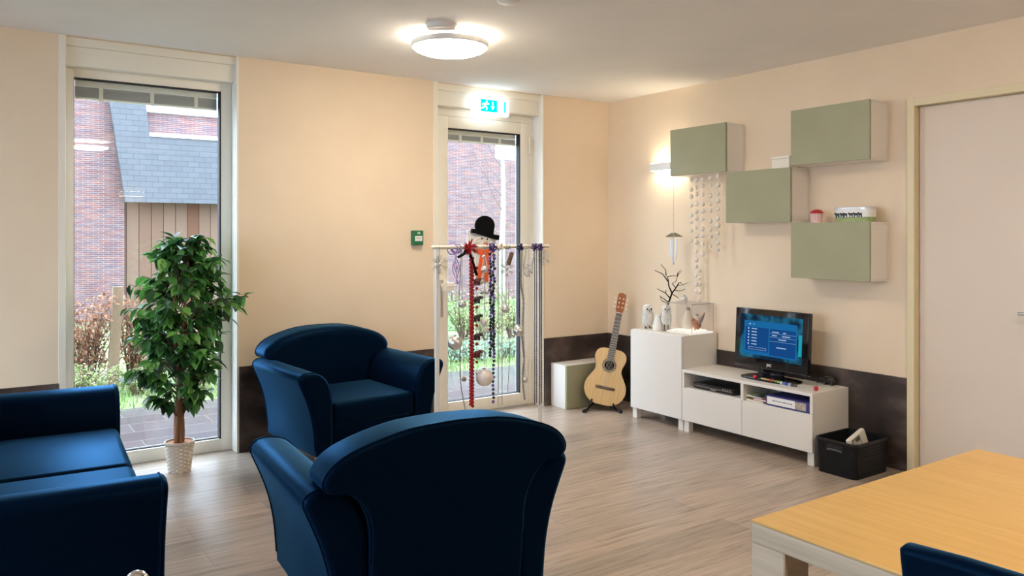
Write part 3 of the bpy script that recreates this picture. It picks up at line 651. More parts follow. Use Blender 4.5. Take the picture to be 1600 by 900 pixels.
m = MB(); m.ring_loft([[Vector((x, y, z)) for x, y in oval(0.062 + e, hl + e, 48)] for z, e in ((0.085, 0.003), (0.098, 0.003), (0.101, -0.004))]); m.build('lid', mat('tin_lid', (0.72, 0.72, 0.76), 0.3, 0.3), t)
for k, (yy, s_) in enumerate(((0.66, 1.0), (0.40, 0.8), (0.22, 0.9), (-0.08, 1.0), (-0.33, 1.0), (-0.55, 0.8))):
    m = MB(); y0 = yy * hl; x_ = -0.0632
    m.box(x_ - 0.001, x_ + 0.006, y0 - 0.014 * s_, y0 + 0.014 * s_, 0.044, 0.060, 0.002, 1); m.box(x_ - 0.001, x_ + 0.006, y0 + 0.010 * s_, y0 + 0.022 * s_, 0.050, 0.064, 0.002, 1)
    for dy in (-0.011, 0.009): m.box(x_ - 0.001, x_ + 0.006, y0 + dy * s_ - 0.0025, y0 + dy * s_ + 0.0025, 0.032, 0.046)
    m.build('painted_cow', M['dark'], t, smooth=False)

# ------------------------------------------------------------------ television
tvc = P(1206, 532, 'x', -0.215)
tv = thing('television', 'black flat television showing a blue menu on the low white bench', 'television', (-0.215, -2.005, bz1), 0)
tilt = Matrix.Translation((0, 0, 0.065)) @ Matrix.Rotation(math.radians(3), 4, 'Y') @ Matrix.Rotation(math.radians(-2.0), 4, 'Z')
TW, TH = 0.322, 0.435      # half width, height
m = MB(); m.box(-0.022, 0.022, -TW, TW, 0, TH, 0.006, 3, tilt); m.box(0.022, 0.065, -TW * 0.75, TW * 0.75, 0.05, TH - 0.06, 0.02, 3, tilt); m.build('casing', M['gloss'], tv)
s0, s1, u0, u1 = -0.275, 0.275, 0.075, 0.393
def scr(name, mt, rects, parent, dx):
    m = MB()
    for (ya, yb2, za, zb2) in rects: m.box(-0.0226 - dx, -0.0216 - dx + 0.0006, ya, yb2, za, zb2, 0, mtx=tilt)
    return m.build(name, mt, parent, smooth=False)
SC = emit('screen_dark_teal', (0.010, 0.055, 0.10), 0.6)
nt = SC.node_tree; tc = nt.nodes.new('ShaderNodeTexCoord'); nz = nt.nodes.new('ShaderNodeTexNoise'); nz.inputs['Scale'].default_value = 9; rp = nt.nodes.new('ShaderNodeValToRGB')
rp.color_ramp.elements[0].position = 0.42; rp.color_ramp.elements[0].color = (0.004, 0.012, 0.025, 1); rp.color_ramp.elements[1].position = 0.62; rp.color_ramp.elements[1].color = (0.010, 0.075, 0.13, 1)
nt.links.new(tc.outputs['Object'], nz.inputs['Vector']); nt.links.new(nz.outputs[0], rp.inputs[0]); nt.links.new(rp.outputs[0], [n_ for n_ in nt.nodes if n_.type == 'EMISSION'][0].inputs[0])
sE = 0.27
screen = scr('screen', SC, [(s0, s1, u0, u1)], tv, 0.0)
scr('menu_panel', emit('menu_blue', (0.012, 0.16, 0.42), sE), [(-0.232, 0.235, 0.100, 0.345)], screen, 0.0008)
scr('menu_list', emit('menu_deep_blue', (0.010, 0.075, 0.27), sE), [(0.012, 0.222, 0.125, 0.300), (-0.222, 0.002, 0.110, 0.300)], screen, 0.0014)
scr('cyan_tab', emit('menu_cyan', (0.02, 0.40, 0.52), sE), [(-0.272, -0.245, 0.13, 0.28)], screen, 0.0008)
lines = []
for k in range(6):
    z = 0.285 - 0.0225 * k
    y = 0.165
    lines += [(0.188, 0.198, z - 0.003, z + 0.008)]
    for L in (0.012, 0.009, 0.015, 0.007): lines.append((y - L, y, z, z + 0.006)); y -= L + 0.0015
for z, segs in ((0.318, ((0.19, 0.175), (0.15, 0.142))), (0.276, ((-0.02, -0.075), (-0.115, -0.135))), (0.252, ((-0.02, -0.06), (-0.108, -0.175))), (0.226, ((-0.075, -0.14),)), (0.168, ((-0.06, -0.145),))):
    for a_, b_ in segs:
        y = a_
        while y > b_: lines.append((y - 0.007, y, z, z + 0.006)); y -= 0.0085
lines += [(0.03, 0.19, 0.136, 0.1375), (0.03, 0.19, 0.152, 0.1535), (0.03, 0.0315, 0.136, 0.1535), (0.1885, 0.19, 0.136, 0.1535), (-0.222, 0.0, 0.242, 0.2432), (-0.222, 0.0, 0.212, 0.2132), (-0.222, 0.0, 0.268, 0.2692)]
scr('menu_text', emit('menu_white', (0.55, 0.75, 0.95), sE), lines, screen, 0.0022)
m = MB(); m.box(-0.024, -0.020, -TW + 0.003, TW - 0.003, 0.008, 0.014, 0, mtx=tilt); m.build('chrome_trim', M['chrome'], tv, smooth=False)
fc = bpy.data.curves.new('logo', 'FONT'); fc.body = 'JVC'; fc.size = 0.026; fc.extrude = 0.0005; fc.align_x = 'CENTER'; fc.align_y = 'CENTER'; fc.offset = 0.0006
lg = bpy.data.objects.new('logo', fc); col.objects.link(lg); lg.parent = tv; fc.materials.append(M['plastic'])
lg_m = tilt @ Matrix.Translation((-0.0235, 0.0, 0.036)) @ Matrix.Rotation(-PI / 2, 4, 'Z') @ Matrix.Rotation(PI / 2, 4, 'X')
dg = bpy.context.evaluated_depsgraph_get(); me_ = bpy.data.meshes.new_from_object(lg.evaluated_get(dg)); bpy.data.objects.remove(lg)
lg = bpy.data.objects.new('logo', me_); col.objects.link(lg); lg.parent = tv; lg.matrix_local = lg_m
m = MB(); m.ring_loft([[Vector((x, y, z)) for x, y in oval(a_, b_, 40)] for z, a_, b_ in ((0, 0.115, 0.23), (0.008, 0.115, 0.23), (0.016, 0.09, 0.20), (0.02, 0.05, 0.12))]); m.box(-0.02, 0.025, -0.10, 0.10, 0.018, 0.085, 0.006, 2); m.build('stand', M['gloss'], tv)

# things in and on the bench
t = thing('dvd_player', 'slim black disc player in the left slot of the TV bench', 'dvd player', (-0.24, -1.60, sz + 0.001))
m = MB(); m.box(-0.13, 0.14, -0.19, 0.19, 0.006, 0.045, 0.003, 2); m.box(-0.1, -0.07, -0.15, 0.15, 0, 0.007); m.box(0.07, 0.1, -0.15, 0.15, 0, 0.007); m.build('case', M['dark'], t)
m = MB(); m.box(-0.133, -0.129, -0.185, 0.185, 0.022, 0.026); m.box(-0.132, -0.129, -0.03, 0.02, 0.010, 0.018); m.build('trim_strip', M['steel'], t, smooth=False)
m = MB()
for k in range(4): m.lathe([(0.005, 0), (0.005, 0.004)], 10, (-0.13, -0.10 - 0.022 * k, 0.034), mtx=Matrix.Rotation(-PI / 2, 4, 'Y'))
m.build('button', M['silverbead'], t)
def booklet(label, y0, y1, x0, x1, z, h, cover, rz=0.0, cat='magazine'):
    t = thing('magazine', label, cat, ((x0 + x1) / 2, (y0 + y1) / 2, z), rz)
    a_, b_ = (x1 - x0) / 2, (y1 - y0) / 2
    m = MB(); m.box(-a_ + 0.003, a_ - 0.003, -b_ + 0.003, b_ - 0.003, 0.001, h - 0.001); m.build('pages', M['card'], t, smooth=False)
    m = MB(); m.box(-a_, a_, -b_, b_, h - 0.0012, h); m.box(-a_, a_, -b_, b_, 0, 0.0012); m.build('cover', cover, t, smooth=False)
    return t
booklet('thick yellow magazine at the bottom of the pile beside the binder', -2.085, -1.935, -0.405, -0.15, sz, 0.014, mat('yellow_cover', (0.55, 0.42, 0.16), 0.5))
booklet('red folded leaflet in the pile beside the binder', -2.105, -1.99, -0.40, -0.2, sz + 0.0142, 0.012, mat('red_cover', (0.50, 0.06, 0.05), 0.5), 0.05)
booklet('pale green magazine on top of the pile beside the binder', -2.075, -1.93, -0.39, -0.16, sz + 0.0264, 0.012, noisy('green_cover', [(0.42, (0.05, 0.07, 0.05)), (0.5, (0.45, 0.55, 0.33)), (0.8, (0.60, 0.62, 0.45))], 0.4, 14), -0.08)
t = thing('ring_binder', 'blue and white ring binder lying in the right slot of the TV bench', 'binder', (-0.28, -2.285, sz + 0.001))
BB = mat('binder_blue', (0.05, 0.05, 0.22), 0.4)
m = MB(); m.box(-0.125, 0.14, -0.172, 0.172, 0, 0.004); m.box(-0.125, 0.14, -0.172, 0.172, 0.066, 0.070); m.box(-0.128, -0.124, -0.172, 0.172, 0, 0.070); m.build('cover', BB, t, smooth=False)
m = MB(); m.box(-0.10, 0.13, -0.165, 0.165, 0.005, 0.055); m.build('paper_block', M['card'], t, smooth=False)
m = MB(); m.box(-0.1292, -0.1278, -0.06, 0.165, 0.010, 0.062); m.build('spine_label', M['card'], t, smooth=False)
m = MB(); m.box(-0.1293, -0.1278, -0.145, -0.064, 0.010, 0.060); m.build('spine_picture', noisy('spine_photo', [(0.35, (0.35, 0.28, 0.24)), (0.65, (0.62, 0.56, 0.50))], 0.5, 60), t, smooth=False)
m = MB(); y = 0.12
for L in (0.025, 0.012, 0.02, 0.008, 0.028, 0.016, 0.02): m.box(-0.1298, -0.129, y - L, y, 0.034, 0.040); y -= L + 0.005
m.build('spine_text', mat('blue_ink', (0.15, 0.16, 0.35), 0.6), t, smooth=False)
# string of coloured beads with two red end balls
t = thing('bead_string', 'string of coloured beads with red end balls on the TV bench edge', 'bead string', (0, 0, bz1))
def onb(px, py): v = P(px, py, 'z', bz1 + 0.008); return Vector((v.x, v.y, 0.008))
A_, B_ = onb(1180, 591), onb(1275, 609)
for e_ in (A_, B_): m = MB(); m.sphere((e_.x, e_.y, 0.0165), 0.0165, 16, 12); m.build('end_ball', mat('shiny_red', (0.55, 0.02, 0.03), 0.25), t)
m = MB(); m.tube([(A_.x, A_.y, 0.010)] + [A_.lerp(B_, k / 12) + Vector((0.006 * math.sin(k * 1.9), 0, 0.001)) for k in range(1, 12)] + [(B_.x, B_.y, 0.010)], 0.0015, 6); m.build('wire', M['string'], t)
cols = [(0.75, 0.55, 0.2), (0.7, 0.62, 0.3), (0.75, 0.35, 0.1), (0.7, 0.14, 0.06), (0.6, 0.1, 0.06), (0.25, 0.42, 0.08), (0.35, 0.5, 0.1), (0.62, 0.66, 0.66), (0.15, 0.2, 0.5), (0.06, 0.09, 0.4), (0.45, 0.5, 0.6), (0.08, 0.07, 0.07), (0.1, 0.1, 0.09)]
for k, c_ in enumerate(cols):
    v = A_.lerp(B_, 0.13 + 0.046 * k); m = MB(); m.box(v.x - 0.010, v.x + 0.010, v.y - 0.0095, v.y + 0.0095, 0.0, 0.020, 0.004, 2); m.build('bead', mat('bead_paint', c_, 0.4), t)
q = P(1290, 602, 'z', bz1)
t = thing('animal_figurine', 'small dark brown animal figurine at the right end of the TV bench', 'figurine', (q.x + 0.03, q.y, bz1), 0)
m = MB(); m.sphere((0, -0.01, 0.038), 0.036, 16, 12, (0.7, 1.25, 0.8)); m.sphere((0, 0.045, 0.030), 0.018, 12, 8, (0.8, 1.3, 0.9)); m.tube([(0, 0.06, 0.03), (0, 0.078, 0.018), (0, 0.088, 0.004)], [0.010, 0.008, 0.004], 8)
for sx in (-1, 1):
    for yy in (-0.035, 0.015): m.tube([(sx * 0.014, yy, 0.03), (sx * 0.015, yy, 0.0)], 0.008, 8)
m.build('body', mat('dark_brown_wood', (0.035, 0.022, 0.018), 0.4), t)
m = MB(); m.leaf(Vector((0.01, 0.03, 0.046)), Vector((0.5, -0.2, 1)), Vector((0, 1, 0)), 0.018, 0.016); m.leaf(Vector((-0.01, 0.03, 0.046)), Vector((-0.5, -0.2, 1)), Vector((0, 1, 0)), 0.018, 0.016); m.build('ear', mat('dark_brown_ear', (0.03, 0.02, 0.015), 0.5), t)

# ------------------------------------------------------------------ black rattan-look basket with a white device in it
kx0, kx1, ky0, ky1, kh = -0.465, -0.075, -2.822, -2.530, 0.222
t = thing('storage_basket', 'black rattan-look plastic basket on the floor beside the TV bench', 'basket', ((kx0 + kx1) / 2, (ky0 + ky1) / 2, 0))
def rrect(hx, hy, r, n=5): return [(sx * (hx - r) + r * math.cos(a0 + PI / 2 * k / n), sy * (hy - r) + r * math.sin(a0 + PI / 2 * k / n)) for sx, sy, a0 in ((1, 1, 0), (-1, 1, PI / 2), (-1, -1, PI), (1, -1, 1.5 * PI)) for k in range(n + 1)]
ax_, ay_ = (kx1 - kx0) / 2, (ky1 - ky0) / 2
m = MB(); e = 0.010; t_ = 0.005
def lv(hx, hy, z): return [Vector((x, y, z)) for x, y in rrect(hx, hy, 0.035)]
m.ring_loft([lv(ax_ - e, ay_ - e, 0.0), lv(ax_ - e * 0.3, ay_ - e * 0.3, 0.14), lv(ax_ - e * .15, ay_ - e * .15, 0.19), lv(ax_, ay_, kh - 0.012), lv(ax_ - t_, ay_ - t_, kh - 0.012), lv(ax_ - t_ - e, ay_ - t_ - e, 0.006)], True, True)
# front (-X) wall has no handle hole cut into it
bm = m.bm; bm.faces.ensure_lookup_table()
m.build('wall', M['rattan'], t, angle=60)
m = MB(); m.ring_loft([lv(ax_ - t_ - 0.001, ay_ - t_ - 0.001, kh - 0.014), lv(ax_ + 0.003, ay_ + 0.003, kh - 0.014), lv(ax_ + 0.003, ay_ + 0.003, kh), lv(ax_ - t_ - 0.001, ay_ - t_ - 0.001, kh), lv(ax_ - t_ - 0.001, ay_ - t_ - 0.001, kh - 0.014)], True, False); m.build('rim', M['dark'], t)
m = MB(); m.box(-ax_ - 0.003, -ax_ + 0.003, -0.055, 0.055, 0.150, 0.192, 0.002, 1); m.build('handle_hole_shade', M['rubber'], t)  # dark block painting the shade of a handle hole
m = MB(); m.tube([(-ax_ - 0.003, -0.05, 0.160), (-ax_ - 0.006, -0.02, 0.165), (-ax_ - 0.006, 0.02, 0.165), (-ax_ - 0.003, 0.05, 0.160)], 0.005, 8); m.build('handle_grip', mat('grey_black_grip', (0.10, 0.10, 0.105), 0.35), t)
q = P(1358, 680, 'y', -2.70)
t = thing('handheld_device', 'white rounded plastic device with a small picture panel sticking out of the black basket', 'device', (P(1352, 690, 'y', -2.735).x, -2.735, 0.034))
dm = Matrix.Rotation(math.radians(-9), 4, 'X') @ Matrix.Rotation(math.radians(-17), 4, 'Y')
m = MB(); m.box(-0.095, 0.095, -0.018, 0.018, 0.0, 0.225, 0.014, 4, dm); m.build('case', mat('warm_white_plastic', (0.80, 0.76, 0.68), 0.4), t)
m = MB(); m.box(-0.078, 0.018, -0.0195, -0.016, 0.10, 0.212, 0.001, 1, dm); m.build('frame_panel', mat('grey_panel', (0.20, 0.19, 0.16), 0.4), t)
m = MB(); m.box(-0.068, 0.008, -0.0205, -0.0185, 0.11, 0.202, 0, 1, dm); m.build('picture', noisy('pale_picture', [(0.40, (0.06, 0.05, 0.05)), (0.48, (0.60, 0.58, 0.52)), (0.7, (0.75, 0.73, 0.66))], 0.4, 28), t)

# ------------------------------------------------------------------ ficus in a white wicker pot
fx = P(279, 733, 'z', 0.0)
fc0 = Vector((-3.857, -0.215, 0))
t = thing('potted_ficus', 'leafy green ficus tree in a white wicker pot in front of the wide left window', 'potted plant', fc0)
m = MB(); rings = []
nn = 36
for i in range(16):
    u = i / 15; z = 0.185 * u; r = 0.066 + 0.022 * u
    rings.append([Vector(((r + 0.0042 * (1 if (k // 2 + i) % 2 else -1)) * math.cos(2 * PI * k / nn), (r + 0.0042 * (1 if (k // 2 + i) % 2 else -1)) * math.sin(2 * PI * k / nn), z)) for k in range(nn)])
m.ring_loft(rings)
bmesh.ops.delete(m.bm, geom=[f for f in m.bm.faces if len(f.verts) > 10 and f.calc_center_median().z > 0.1], context='FACES')
pot = m.build('wicker_pot', mat('white_wicker', (0.74, 0.67, 0.58), 0.6), t, angle=20)
m = MB(); m.ring_loft([[Vector((r * math.cos(2 * PI * k / nn), r * math.sin(2 * PI * k / nn), z)) for k in range(nn)] for r, z in ((0.082, 0.178), (0.092, 0.178), (0.094, 0.187), (0.092, 0.194), (0.084, 0.194), (0.082, 0.178))], True, False); m.build('woven_rim', M['wicker'], pot)
m = MB(); m.lathe([(0.078, 0.185), (0.076, 0.188), (0.072, 0.162), (0.0, 0.164)], 32); m.build('inner_pot', M['terra'], t)
m = MB()
for k in range(4):
    a0 = k * PI / 2 + 0.4; pts = []; rs = []
    for i in range(13):
        u = i / 12; z = 0.15 + u * (1.0 + 0.1 * k); rr = 0.017 + 0.012 * math.sin(u * 9 + k) + 0.06 * max(0, u - 0.5) * (1 + k * 0.3)
        pts.append((rr * math.cos(a0 + u * 2.2), rr * math.sin(a0 + u * 2.2), z)); rs.append(0.016 - 0.010 * u)
    m.tube(pts, rs, 8)
m.build('trunk', M['bark'], t)
rnd = random.Random(11)
m = MB(); tips = []
tw = MB()
# crown: sprays of drooping leaves (radius profile over height)
def crownR(z):
    pr = ((0.42, 0.10), (0.50, 0.19), (0.60, 0.27), (0.72, 0.31), (0.85, 0.27), (0.97, 0.34), (1.10, 0.37), (1.22, 0.33), (1.33, 0.29), (1.42, 0.24), (1.50, 0.14), (1.54, 0.05))
    for (a, ra), (b, rb) in zip(pr, pr[1:]):
        if a <= z <= b: return ra + (rb - ra) * (z - a) / (b - a)
    return 0.05
nl = 0
for br in range(185):
    z = 0.45 + 1.07 * (br + rnd.random()) / 185
    if 0.45 < z < 0.62 and rnd.random() < 0.35: continue
    a = rnd.random() * 2 * PI; R = crownR(z) * (0.45 + 0.62 * rnd.random())
    end = Vector((R * math.cos(a) + (0.05 if z > 0.9 else -0.02), R * 0.80 * math.sin(a), z))
    if end.y > 0.20: end.y = 0.20 - rnd.random() * 0.1
    st = Vector((0.02 * math.cos(a), 0.02 * math.sin(a), max(0.35, z - 0.10 - 0.10 * rnd.random())))
    mid = (st + end) / 2 + Vector((0, 0, 0.05))
    tw.tube([st, mid, end], [0.004, 0.003, 0.0015], 5)
    out = (end - st); out.z *= 0.3; out.normalize()
    for k in range(9):
        u = 0.35 + 0.65 * (k + rnd.random()) / 9
        p = st.lerp(mid, u * 2) if u < 0.5 else mid.lerp(end, u * 2 - 1)
        d = out * (0.5 + rnd.random() * 0.5) + Vector((rnd.uniform(-1, 1), rnd.uniform(-1, 1), rnd.uniform(-1.7, 0.15)))
        L = rnd.uniform(0.066, 0.108); W = L * rnd.uniform(0.52, 0.66)
        e_ = p + d.normalized() * L
        if e_.y > 0.30: continue
        if e_.x > 0.415 and e_.y > 0.17: continue
        m.leaf(p, d, Vector((rnd.uniform(-0.4, 0.4), rnd.uniform(-0.4, 0.4), 1)), L, W, 0.2, None, True); nl += 1
m.build('foliage', M['ficus'], t)
tw.build('branches', M['twig'], t)

# ------------------------------------------------------------------ guitar on its stand
gb = P(940, 633, 'y', -0.42)
gyaw = math.radians(-38)
gt = thing('guitar', 'natural spruce-topped classical guitar on a black stand in the room corner', 'guitar', (gb.x, gb.y, 0.045))
GM = Matrix.Rotation(gyaw, 4, 'Z') @ Matrix.Rotation(math.radians(-13), 4, 'X') @ Matrix.Rotation(math.radians(11.5), 4, 'Y')
gt.matrix_world = Matrix.Translation((gb.x, gb.y, 0.045)) @ GM
half = [(0.0, 0.0), (0.08, 0.006), (0.145, 0.045), (0.180, 0.115), (0.176, 0.185), (0.145, 0.245), (0.118, 0.295), (0.117, 0.335), (0.133, 0.385), (0.138, 0.425), (0.122, 0.465), (0.085, 0.488), (0.035, 0.492), (0, 0.492)]
hs = [(p.x, p.y) for p in smooth_curve([(x, z, 0) for x, z in half], 4)]
gout = hs + [(-x, z) for x, z in reversed(hs[1:-1])]
spruce = noisy('spruce_top', [(0.3, (0.72, 0.48, 0.22)), (0.7, (0.80, 0.57, 0.29))], 0.3, 6, (14, 1, 0.6))
mahog = noisy('mahogany', [(0.3, (0.20, 0.07, 0.03)), (0.7, (0.30, 0.12, 0.05))], 0.35, 8, (6, 6, 0.5))
m = MB(); puffy(m, gout, -0.045, 0.045, 0.003, None, 2); m.build('body', mahog, gt, angle=50)
m = MB(); puffy(m, inset2(gout, 0.002), -0.0475, -0.0445, 0.0008, None, 2); m.build('soundboard', spruce, gt, angle=50)
def disc(mm, cx, cz, r0, r1, y0, y1, n=36):
    mm.ring_loft([[Vector((cx + r * math.cos(2 * PI * k / n), y, cz + r * math.sin(2 * PI * k / n))) for k in range(n)] for r, y in ((r0, y0), (r1, y0), (r1, y1), (r0, y1), (r0, y0))], True, False)
m = MB(); disc(m, 0, 0.345, 0.0, 0.042, -0.0480, -0.0470); m.build('sound_hole_shade', M['felt'], gt, smooth=False)  # black disc on the uncut soundboard paints the hole's darkness
m = MB(); disc(m, 0, 0.345, 0.042, 0.063, -0.0484, -0.0470); m.build('rosette', noisy('rosette_mosaic', [(0.42, (0.10, 0.07, 0.05)), (0.55, (0.42, 0.33, 0.24))], 0.4, 160), gt, smooth=False)
m = MB(); m.box(-0.085, 0.085, -0.055, -0.047, 0.135, 0.160, 0.003, 2); m.box(-0.042, 0.042, -0.060, -0.054, 0.144, 0.149, 0.001, 1); m.build('bridge', noisy('rosewood', [(0.3, (0.10, 0.06, 0.04)), (0.7, (0.20, 0.13, 0.09))], 0.4, 20), gt)
m = MB(); m.ring_loft([[Vector((-w_, -0.052, z)), Vector((w_, -0.052, z)), Vector((w_ * 0.8, -0.022, z)), Vector((-w_ * 0.8, -0.022, z))] for z, w_ in ((0.485, 0.031), (0.815, 0.026))]); m.build('neck', mahog, gt, smooth=False)
m = MB(); m.ring_loft([[Vector((-w_, -0.058, z)), Vector((w_, -0.058, z)), Vector((w_, -0.0515, z)), Vector((-w_, -0.0515, z))] for z, w_ in ((0.385, 0.031), (0.812, 0.026))]); fb = m.build('fretboard', mat('dark_grey_fretboard', (0.075, 0.075, 0.085), 0.35), gt, smooth=False)
for k in range(1, 19):
    z = 0.812 - 0.65 * (1 - 2 ** (-k / 12)); w_ = 0.026 + 0.005 * (0.812 - z) / 0.427
    if z > 0.39: m = MB(); m.box(-w_, w_, -0.0594, -0.0578, z - 0.0012, z + 0.0012); m.build('fret', M['steel'], fb, smooth=False)
m = MB(); m.box(-0.026, 0.026, -0.061, -0.050, 0.811, 0.817, 0.001, 1); m.build('nut', M['card'], gt)
HM = Matrix.Translation((0, -0.045, 0.815)) @ Matrix.Rotation(math.radians(-12), 4, 'X')
hp = [(-0.026, 0.0), (0.026, 0), (0.036, 0.03), (0.037, 0.165), (0.030, 0.182), (0.015, 0.184), (0.0, 0.190), (-0.015, 0.184), (-0.030, 0.182), (-0.037, 0.165), (-0.036, 0.03)]
m = MB(); m.ring_loft([[HM @ Vector((x, y, z)) for x, z in hp] for y in (-0.008, 0.008)]); m.build('headstock', noisy('reddish_headstock', [(0.3, (0.28, 0.09, 0.035)), (0.7, (0.40, 0.15, 0.06))], 0.3, 10), gt, smooth=False)
for sx in (-1, 1):
    for k in range(3):
        z = 0.05 + 0.042 * k; m = MB(); m.tube([HM @ Vector((sx * 0.035, 0, z)), HM @ Vector((sx * 0.050, 0.0, z))], 0.003, 6); m.sphere(HM @ Vector((sx * 0.055, 0, z)), 0.008, 10, 8, (0.8, 0.6, 1.1)); m.tube([HM @ Vector((sx * 0.017, -0.012, z)), HM @ Vector((sx * 0.017, -0.007, z))], 0.007, 8); m.build('tuning_peg', M['pearl'], gt)
for k in range(6):
    x0, x1 = -0.0275 + 0.011 * k, -0.0205 + 0.0082 * k
    m = MB(); m.tube([(x0, -0.0605, 0.147), (x1, -0.0618, 0.815)], 0.0007, 5); m.build('guitar_string', M['steel'], gt)
st = thing('guitar_stand', 'black tubular guitar stand holding the guitar', 'guitar stand', (gb.x, gb.y, 0), gyaw)
m = MB()
def gp(x, y, z): return (Matrix.Translation((0, 0, 0.045)) @ Matrix.Rotation(math.radians(-13), 4, 'X') @ Matrix.Rotation(math.radians(11.5), 4, 'Y')) @ Vector((x, y, z))
for sx in (-1, 1):
    p1 = gp(sx * 0.095, -0.064, -0.002); p0 = gp(sx * 0.095, 0.062, 0.004)
    m.tube([gp(sx * 0.095, -0.0635, 0.032), (p1.x, p1.y - 0.004, p1.z - 0.006), (p0.x, p0.y, p0.z - 0.012), (sx * 0.03, 0.10, 0.08)], 0.008, 8)
    m.tube([(sx * 0.03, 0.10, 0.09), (sx * 0.13, -0.05, 0.012), (sx * 0.15, -0.10, 0.012)], 0.010, 8)
m.build('cradle', M['dark'], st)
m = MB(); m.tube([(0, 0.10, 0.06), (0.015, 0.155, 0.36)], 0.010, 8); m.tube([(0, 0.10, 0.09), (0, 0.26, 0.012)], 0.010, 8); m.build('rear_leg', M['dark'], st)
for sx in (-1, 1): m = MB(); m.tube([(sx * 0.145, -0.088, 0.014), (sx * 0.16, -0.125, 0.014)], 0.0138, 10); m.build('rubber_foot', M['rubber'], st)

# ------------------------------------------------------------------ white rod stand with hanging ornaments
SY = -1.20
bl, br_ = P(677, 386.5, 'y', SY), P(856, 384.8, 'y', SY); BZ = (bl.z + br_.z) / 2
xs0, xs1 = P(683, 400, 'y', SY).x, P(844, 400, 'y', SY).x
t = thing('ornament_stand', 'cream rod stand on two slim posts hung with ornaments in front of the glazed door', 'stand', ((bl.x + br_.x) / 2, SY, 0)); ox = (bl.x + br_.x) / 2
m = MB(); m.tube([(bl.x - ox, 0, BZ), (br_.x - ox, 0, BZ)], 0.0125, 14); m.sphere((bl.x - ox, 0, BZ), 0.0145, 12, 8); m.sphere((br_.x - ox, 0, BZ), 0.0135, 12, 8); m.build('rod', M['barwood'], t)
for x in (xs0, xs1):
    m = MB(); m.box(x - ox - 0.013, x - ox + 0.013, -0.010, 0.010, 0.03, BZ - 0.008, 0.003, 1); p_ = m.build('post', M['plastic'], t)
    m = MB(); m.box(x - ox - 0.02, x - ox + 0.02, -0.15, 0.15, 0, 0.03, 0.006, 2); m.build('foot', M['plastic'], t)
HYd = SY - 0.016
def hp_(px, py, dy=0.0): return P(px, py, 'y', HYd + dy)
def hang(name, label, cat, px, dy=0.0, group=None):
    q = hp_(px, 386, dy); return thing(name, label, cat, (q.x, HYd + dy, BZ), 0, group), q.x
def zz(py, dy=0.0): return hp_(760, py, dy).z - BZ
def loop(m, r=0.0165, wv=0.003, y=0.016):      # a thread loop over the rod
    m.tube([(0, y + r * math.cos(a), r * math.sin(a)) for a in [k * PI / 6 for k in range(13)]], wv, 6)
def bauble(label, px, py, r, px_top=None, dy=0.0, mt=None, name='bauble', cat='bauble'):
    t, x = hang(name, label, cat, px_top or px, dy)
    bx = hp_(px, py, dy).x - x; bz = zz(py, dy)
    m = MB(); m.tube([(0, 0, 0.0), (bx * 0.4, 0, bz * 0.5), (bx, 0, bz + r)], 0.0014, 5); loop(m, wv=0.0015, y=0.016 - dy); m.build('thread', M['string'], t)
    m = MB(); m.sphere((bx, 0, bz), r, 24, 16); m.build('ball', mt or M['silver'], t)
    m = MB(); m.lathe([(r * 0.22, r * 0.93), (r * 0.22, r * 1.12), (0.001, r * 1.14)], 12, (bx, 0, bz)); m.build('cap', M['steel'], t)
    return t
PX = 1230 / 5.75   # pixels per metre at the stand
pearl2 = noisy('pearl_globe', [(0.3, (0.80, 0.70, 0.62)), (0.7, (0.88, 0.82, 0.76))], 0.3, 12)
sn = [(0, 1)] + [(0, -1)]
def snowflake(label, px, py, r, drop=None):
    t, x = hang('snowflake_ornament', label, 'ornament', px)
    z = zz(py)
    m = MB(); m.tube([(0, 0, 0), (0, 0, z + r)], 0.0012, 5); loop(m, wv=0.0013); m.build('thread', M['string'], t)
    m = MB()
    for k in range(6):
        a = k * PI / 3 + PI / 2; d = Vector((math.cos(a), 0, math.sin(a))); n = Vector((-d.z, 0, d.x))
        m.tube([Vector((0, 0, z)), Vector((0, 0, z)) + d * r], 0.0032, 6)
        for u in (0.45, 0.72):
            for s_ in (-1, 1): m.tube([Vector((0, 0, z)) + d * r * u, Vector((0, 0, z)) + d * r * (u + 0.22) + n * s_ * r * 0.26], 0.0026, 6)
    m.sphere((0, 0, z), 0.010, 12, 8); m.build('star', M['silver'], t)
snowflake('silver snowflake at the left end of the rod', 687, 411, 0.062)
snowflake('silver snowflake at the right end of the rod', 850, 405, 0.055)
snowflake('silver snowflake right of the two thin silver bead chains', 792, 421, 0.055)
snowflake('silver snowflake under a small silver tube on the right of the rod', 826, 424, 0.040)
def cylinder_orn(label, px, py, mt, tiltx):
    t, x = hang('tube_ornament', label, 'ornament', px)
    z = zz(py); d = Vector((math.sin(tiltx), 0, math.cos(tiltx)))
    m = MB(); c = Vector((0, 0, z)); m.tube([(0, 0, 0), c + d * 0.045], 0.0012, 5); loop(m, wv=0.0013); m.build('thread', M['string'], t)
    m = MB(); m.tube([c - d * 0.045, c - d * 0.043, c + d * 0.043, c + d * 0.045], [0.012, 0.015, 0.015, 0.012], 14); m.build('tube', mt, t)
cylinder_orn('small brown tube ornament beside the silver snowflake', 797, 405, mat('brown_tube', (0.15, 0.09, 0.06), 0.35, 0.4), 0.35)
cylinder_orn('small silver tube ornament near the right end of the rod', 831, 407, M['silver'], 0.35)
